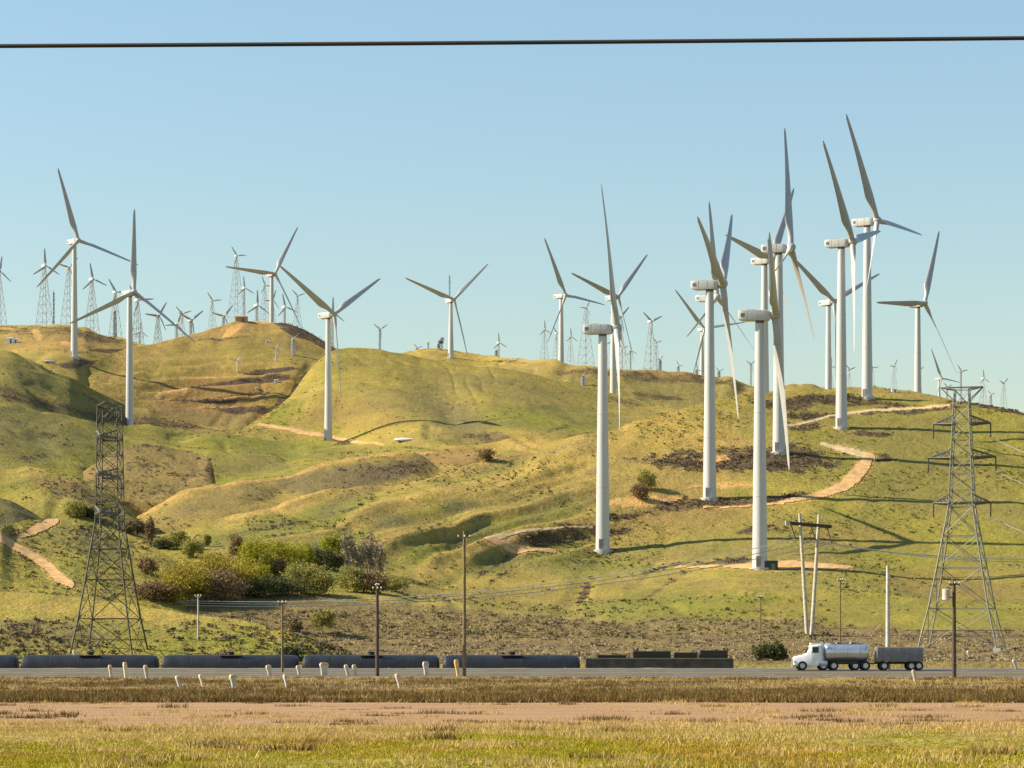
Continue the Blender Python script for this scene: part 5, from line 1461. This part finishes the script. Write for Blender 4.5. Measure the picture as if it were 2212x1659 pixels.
def tree(u, vb, wd, hd, mat, label, n=2600, kind='tree', trunk=0.25, size=0.27, y=None, bark='bark', limbs=6, seed=0, crown_low=0.12, name=None):
    p = at(u, vb) if y is None else W(u, vb, y)
    if p is None: return
    if y is not None: p.z = ground_z(p.x, y)
    sc = p.y / F
    w, h = wd * sc * 1.16, hd * sc
    rs = np.random.default_rng(seed + int(u * 7 + vb))
    root = tag(empty(name or kind, (p.x, p.y, p.z - 0.15)), label, 'tree' if kind.endswith('tree') else 'bush', 'trees and bushes of the valley')
    lo = h * crown_low
    cen = (0, 0, (lo + h) / 2); rad = (w / 2, w * 0.45, (h - lo) / 2)
    mb = MB()
    r0 = max(0.06, trunk * h * 0.06)
    top = h * 0.72
    mb.tube([(0, 0, -0.3), (rs.normal() * 0.05 * w, 0, top * 0.45), (rs.normal() * 0.08 * w, rs.normal() * 0.05 * w, top)], [r0, r0 * 0.7, r0 * 0.25], 7)
    for k in range(limbs):
        a = 2 * math.pi * (k + rs.random()) / limbs; z0 = lo + (top - lo) * (0.1 + 0.6 * rs.random())
        e = 0.75 * (0.6 + 0.4 * rs.random())
        q = (math.cos(a) * w / 2 * e, math.sin(a) * w * 0.4 * e, z0 + (h - z0) * (0.3 + 0.5 * rs.random()))
        mb.tube([(0, 0, z0 * 0.8), (q[0] * 0.5, q[1] * 0.5, z0 * 0.4 + q[2] * 0.6), q], [r0 * 0.5, r0 * 0.3, r0 * 0.12], 5)
    mb.build('trunk', M[bark], root, True)
    v = leaves(int(n * 1.5), cen, rad, size, rs)
    v[:, 2] = np.maximum(v[:, 2], 0.05)
    me = np_mesh('crown', v, np.arange(len(v)).reshape(-1, 3), False)
    mesh_obj('crown', me, M[mat], root)
    return root
M['l_gold'] = leaf_mat('golden_willow_leaves', (0.46, 0.36, 0.04), (0.23, 0.18, 0.03))
M['l_yellow'] = leaf_mat('yellow_green_leaves', (0.44, 0.41, 0.035), (0.23, 0.225, 0.025))
M['l_olive'] = leaf_mat('olive_leaves', (0.40, 0.36, 0.09), (0.20, 0.18, 0.05))
M['l_dark'] = leaf_mat('dark_evergreen_leaves', (0.155, 0.155, 0.055), (0.07, 0.075, 0.03), transl=0.2)
M['l_purple'] = leaf_mat('purple_brown_twigs', (0.31, 0.21, 0.095), (0.15, 0.10, 0.05), transl=0.15)
M['l_grey'] = leaf_mat('grey_bare_twigs', (0.36, 0.30, 0.19), (0.18, 0.15, 0.09), transl=0.1)
for a in (
    # u, base v, width, height, leaves, label, options
    (333, 1296, 74, 42, 'l_purple', 'low dark brown thicket at the left end of the grove', dict(kind='bush')),
    (404, 1301, 96, 84, 'l_gold', 'broad golden-brown willow at the left front of the grove', dict(n=4600)),
    (372, 1300, 50, 52, 'l_gold', 'smaller golden willow pressed against the broad one\'s left side', dict()),
    (462, 1290, 70, 98, 'l_gold', 'tall golden willow behind the front of the grove', dict(n=3600)),
    (478, 1302, 84, 66, 'l_purple', 'dark purple-brown bare thicket in the front of the grove', dict(kind='bush', n=4200)),
    (432, 1303, 60, 48, 'l_purple', 'dark bare bush in front between golden willow and purple thicket', dict(kind='bush')),
    (516, 1287, 84, 78, 'l_gold', 'golden willow at the centre of the grove', dict(n=3600)),
    (548, 1290, 74, 46, 'l_dark', 'dark shaded evergreen bush at the centre front of the grove', dict(kind='bush')),
    (605, 1286, 84, 40, 'l_dark', 'dark shaded low bush right of the centre of the grove', dict(kind='bush')),
    (552, 1244, 58, 76, 'l_yellow', 'bright yellow-green tree at the back of the grove, left one', dict(n=3000)),
    (612, 1240, 74, 74, 'l_yellow', 'bright yellow-green tree at the back of the grove, broadest one', dict(n=3400)),
    (655, 1236, 40, 58, 'l_yellow', 'bright yellow-green tree at the back of the grove, beside the evergreen', dict()),
    (594, 1244, 44, 38, 'l_purple', 'small purple-brown bush among the yellow-green trees', dict(kind='bush')),
    (560, 1256, 40, 36, 'l_yellow', 'small yellow bush in the middle of the grove', dict(kind='bush')),
    (680, 1226, 42, 44, 'l_dark', 'dark evergreen tree at the back right of the grove, left of two', dict(n=3000)),
    (716, 1233, 46, 44, 'l_dark', 'dark evergreen tree at the back right of the grove, right of two', dict(n=3000)),
    (652, 1282, 66, 70, 'l_olive', 'olive grey tree right of the grove\'s centre', dict(n=3200)),
    (690, 1286, 58, 58, 'l_olive', 'olive grey bush beside the bright grass patch', dict(kind='bush')),
    (718, 1206, 38, 54, 'l_yellow', 'yellow tree rising behind the evergreens', dict()),
    (752, 1238, 26, 92, 'l_grey', 'bare grey poplar, leftmost of the bare ones', dict(n=900, bark='bark_pale', limbs=12, trunk=0.45, size=0.28)),
    (773, 1240, 30, 76, 'l_grey', 'bare grey poplar, second of the bare ones and shortest', dict(n=1000, bark='bark_pale', limbs=12, trunk=0.4, size=0.28)),
    (798, 1242, 34, 96, 'l_grey', 'bare grey poplar, tallest of the bare ones', dict(n=1200, bark='bark_pale', limbs=14, trunk=0.4, size=0.28)),
    (820, 1240, 28, 60, 'l_grey', 'bare grey shrub tree at the right end of the bare ones', dict(n=1000, limbs=10, size=0.28)),
    (762, 1279, 56, 52, 'l_olive', 'olive gold bush under the bare poplars', dict(kind='bush')),
    (806, 1281, 54, 48, 'l_purple', 'brown bush under the bare poplars, behind the dark pole', dict(kind='bush')),
    (845, 1276, 60, 30, 'l_olive', 'low olive bush at the right end of the grove', dict(kind='bush', n=1600)),
    (380, 1186, 46, 40, 'l_olive', 'round olive brown bush in the draw above the grove', dict(kind='bush')),
    (350, 1186, 40, 22, 'l_dark', 'low dark bush in the draw above the grove', dict(kind='bush', n=1400)),
    (300, 1157, 26, 34, 'l_purple', 'dark brown bush in the gully right of the left pylon', dict(kind='bush', n=1600)),
    (325, 1172, 16, 56, 'l_purple', 'slim dark tree in the gully right of the left pylon', dict(n=1400)),
    (278, 1152, 26, 26, 'l_purple', 'small dark bush in the gully close to the left pylon', dict(kind='bush', n=1400)),
    (508, 1208, 26, 56, 'l_purple', 'slim brown tree standing above the golden willows', dict(n=1300)),
    (418, 1205, 40, 40, 'l_olive', 'grey olive bush on the slope left above the grove', dict(kind='bush', n=1600)),
    (445, 1180, 16, 26, 'l_olive', 'small upright bush above the grove', dict(kind='bush', n=700)),
    (318, 1240, 32, 34, 'l_purple', 'small dark tree alone on the meadow left of the grove', dict(n=1400)),
    (698, 1370, 40, 54, 'l_olive', 'lone small green tree in the scrub flat left of the dark pole', dict(n=1500, crown_low=0.35)),
    (636, 1366, 26, 30, 'l_purple', 'small brown bare tree left of the lone green tree', dict(n=800, crown_low=0.2)),
    (628, 1424, 34, 28, 'l_dark', 'dark green bush beside the slim roadside pole', dict(kind='bush', n=1500)),
    (163, 1116, 40, 34, 'l_olive', 'olive tree in the hollow left of the left pylon', dict(n=1800)),
    (240, 1118, 34, 30, 'l_olive', 'olive tree in the hollow behind the left pylon', dict(n=1600)),
    (195, 1118, 44, 24, 'l_dark', 'dark low bush in the hollow left of the left pylon', dict(kind='bush', n=1600)),
    (1650, 1434, 34, 40, 'l_dark', 'dark bush beyond the road, left of the pair ahead of the lorry', dict(kind='bush', n=1500, y=333)),
    (1682, 1434, 34, 42, 'l_dark', 'dark bush beyond the road, right of the pair ahead of the lorry', dict(kind='bush', n=1500, y=333)),
    (1383, 1078, 34, 32, 'l_purple', 'round dark purple bush on the gold slope left of the scrub-patch tower', dict(kind='bush', n=2400)),
    (1398, 1058, 36, 44, 'l_olive', 'olive bush standing just above the round purple bush', dict(kind='bush', n=2000)),
    (1050, 996, 30, 30, 'l_purple', 'dark bush at the edge of the reddish hill', dict(kind='bush', n=1600)),
):
    tree(*a[:6], **a[6])

# ------------------------------------------------------------------ scrub and grass that nobody could count
def clumps(P, w, h, mat, name, rs, per=9, flat=0.6):
    """one mesh of small ragged plants at points P (n,3); w,h arrays in metres"""
    n = len(P)
    if n == 0: return
    c = np.repeat(P, per, 0); ww = np.repeat(w, per); hh = np.repeat(h, per)
    m = n * per
    off = rs.normal(size=(m, 3)) * 0.32
    base = c + np.stack([off[:, 0] * ww, off[:, 1] * ww, (0.35 + 0.35 * np.abs(off[:, 2])) * hh], 1)
    d1 = rs.normal(size=(m, 3)); d1 /= np.linalg.norm(d1, axis=1)[:, None]
    d2 = rs.normal(size=(m, 3)); d2 -= d1 * np.sum(d1 * d2, 1)[:, None]; d2 /= np.linalg.norm(d2, axis=1)[:, None]
    q_ = (9.0 / per) ** 0.5
    sw = (ww * q_ * (0.16 + 0.16 * rs.random(m)))[:, None]; sh = (hh * q_ * (0.26 + 0.24 * rs.random(m)))[:, None]
    s = (sw + sh) / 2
    v = np.stack([base - d1 * s - d2 * s * 0.5, base + d1 * s - d2 * s * 0.4, base + d2 * s * 1.1], 1).reshape(-1, 3)
    me = np_mesh(name, v, np.arange(len(v)).reshape(-1, 3), False)
    o = mesh_obj(name, me, M[mat])
    tag(o, kind='stuff')
    return o
def pick(L, weight, n, rs):
    w = weight[4:L.nfront].ravel().astype(np.float64)
    # weight by ground area seen
    P = L.P[4:L.nfront]
    if w.sum() <= 0: return np.zeros((0, 3))
    i = rs.choice(len(w), size=n, p=w / w.sum())
    p = P.reshape(-1, 3)[i].copy()
    sc = p[:, 1] / F
    p[:, 0] += rs.normal(size=n) * sc * 1.5; p[:, 1] += rs.normal(size=n) * sc * 1.5
    return p
rs = np.random.default_rng(5)
dark, olive = [], []
for L in LAYERS[1:]:
    sc = np.clip(L.cover[..., 2] - 0.25, 0, 1) * (L.cover[..., 1] < 0.5)
    n = int(sc[4:L.nfront].sum() * 0.26)
    dark.append(pick(L, sc, n, rs))
    sp = np.clip(fbm(L.P[..., 0] / 22, L.P[..., 1] / 22, 3) + 0.1, 0, 1) * (L.cover[..., 1] < 0.4)
    olive.append(pick(L, sp, int(sp[4:L.nfront].sum() * 0.16), rs))
dark = np.concatenate(dark); olive = np.concatenate(olive)
print('scrub', len(dark), len(olive))
rs.shuffle(dark); rs.shuffle(olive)
dark = dark[:34000]; olive = olive[:17000]
k = rs.random(len(dark))
tag(clumps(dark, 0.5 + 0.7 * k ** 1.5, 0.28 + 0.42 * k, 'scrub_dark', 'hill_scrub', rs, 8), 'dark brown scrub in patches over the hills', 'scrub')
k = rs.random(len(olive))
tag(clumps(olive, 0.35 + 0.6 * k ** 3, 0.2 + 0.35 * k ** 2, 'scrub_olive', 'hill_tufts', rs, 5), 'small olive tufts dotted over the hill slopes', 'scrub')
# scrub flat between the road and the hills
flat = np.clip(LF.tint[..., 1] - 0.4, 0, 1) * (LF.V > 1320)
p1_ = pick(LF, flat, 4500, rs)
g = GROUND
gm = ((g.P[..., 1] > 331) & (g.P[..., 1] < 400) & (g.U > -300) & (g.U < 2500)).astype(float)
i = rs.choice(gm.size, size=5500, p=(gm / gm.sum()).ravel())
p2_ = g.P.reshape(-1, 3)[i] + rs.normal(size=(5500, 3)) * np.array([0.3, 0.6, 0])
fp = np.concatenate([p1_, p2_]); k = rs.random(len(fp))
tag(clumps(fp, 0.40 + 0.5 * k, 0.16 + 0.24 * k, 'scrub_sage', 'sage_scrub', rs, 13), 'grey-brown sage scrub covering the flat behind the train', 'scrub')
fp = fp[rs.random(len(fp)) < 0.22]; k = rs.random(len(fp))
tag(clumps(fp + np.array([0.4, 0.3, 0]), 0.45 + 0.5 * k, 0.25 + 0.3 * k, 'scrub_dark', 'sage_scrub_dark', rs, 8), 'darker plants among the sage on the flat', 'scrub')

def blades(p, h, w, mat, name, rs, per, spread=0.09):
    n = len(p) * per
    c = np.repeat(p, per, 0) + rs.normal(size=(n, 3)) * np.array([spread, spread, 0])
    a = rs.random(n) * 2 * math.pi
    dx = np.stack([np.cos(a), np.sin(a), np.zeros(n)], 1) * (w * (0.6 + 0.8 * rs.random(n)))[:, None]
    lean = rs.normal(size=(n, 3)) * 0.38; lean[:, 2] = 1
    hh = (np.repeat(h, per) * (0.55 + 0.7 * rs.random(n)))[:, None]
    v = np.stack([c - dx, c + dx, c + lean * hh], 1).reshape(-1, 3)
    return tag(mesh_obj(name, np_mesh(name, v, np.arange(len(v)).reshape(-1, 3), False), M[mat]), kind='stuff')
def near_points(n, y0, y1, rs, power=1.0):
    y = y0 + (y1 - y0) * rs.random(n) ** power
    u = -260 + 2750 * rs.random(n)
    x = (u - CX) * y / F
    return np.stack([x, y, near_z(y)], 1)
# brown brush beyond the gravel track
p = near_points(17000, 112.5, 250, rs, 1.5)
dens = 1.1 * fbm(p[:, 0] / 7, p[:, 1] / 14, 3) + 0.40 * (1 - sstep(120, 190, p[:, 1])) - 0.15
p = p[dens > rs.normal(size=len(p)) * 0.12]
k = rs.random(len(p))
tag(blades(p, 0.12 + 0.24 * k ** 1.3, 0.030, 'brush', 'roadside_brush', rs, 16, 0.16), 'dark brown brush along the far side of the gravel track', 'scrub')
p = near_points(15000, 112, 259, rs, 1.0); k = rs.random(len(p))
tag(blades(p, 0.08 + 0.16 * k, 0.028, 'brush_pale', 'dry_roadside_brush', rs, 8, 0.2), 'pale dry brush along the near edge of the road', 'scrub')
# grass in the foreground: single bent blades
p = near_points(30000, 38, 72, rs, 1.25)
k = np.clip(0.5 + fbm(p[:, 0] / 4, p[:, 1] / 6, 3), 0.1, 1.2)
gr = fbm(p[:, 0] / 5 + 40, p[:, 1] / 8, 3) + 0.30 * (1 - sstep(46, 56, p[:, 1])) + 0.12 + rs.normal(size=len(p)) * 0.10 > 0
h_ = 0.03 + 0.05 * k
tag(blades(p[gr], h_[gr], 0.016, 'grass', 'grass', rs, 7), 'short yellow-green grass in patches of the foreground', 'grass')
tag(blades(p[~gr], h_[~gr], 0.016, 'grass_gold', 'golden_grass', rs, 7), 'short golden grass in patches of the foreground', 'grass')
p = near_points(24000, 42, 118, rs, 0.9)
dn = 0.9 * fbm(p[:, 0] / 5, p[:, 1] / 9, 3) + 0.85 * np.exp(-((p[:, 1] - 70) / 7) ** 2) - 0.06
p = p[dn > rs.random(len(p)) * 0.35]
k = rs.random(len(p))
tag(blades(p, (0.05 + 0.11 * k) * (1 - 0.5 * sstep(80, 90, p[:, 1])), 0.014, 'straw', 'dry_grass', rs, 8), 'pale dry straw growing along the near edge of the gravel track', 'grass')
# tussocks of tall straw and a few dark weeds that break up the verge
ct = near_points(70, 41, 62, rs, 1.0); ct = np.concatenate([ct, near_points(120, 62, 78, rs, 1.0), near_points(60, 78, 113, rs, 1.0)])
q = np.repeat(ct, 16, 0) + rs.normal(size=(len(ct) * 16, 3)) * np.array([0.42, 0.35, 0]); q[:, 2] = near_z(q[:, 1])
hq = np.repeat(0.06 + 0.14 * rs.random(len(ct)), 16)
tag(blades(q, hq, 0.012, 'straw', 'straw_tussocks', rs, 9, 0.12), 'taller tussocks of pale straw scattered along the verge', 'grass')
ct = np.concatenate([near_points(26, 41, 70, rs, 1.0), near_points(70, 76, 112, rs, 1.6)])
q = np.repeat(ct, 14, 0) + rs.normal(size=(len(ct) * 14, 3)) * np.array([0.35, 0.3, 0]); q[:, 2] = near_z(q[:, 1])
hq = np.repeat(0.06 + 0.16 * rs.random(len(ct)), 14)
tag(blades(q, hq, 0.016, 'brush', 'dark_weeds', rs, 9, 0.12), 'dark brown weeds dotted over the verge and gravel track', 'grass')
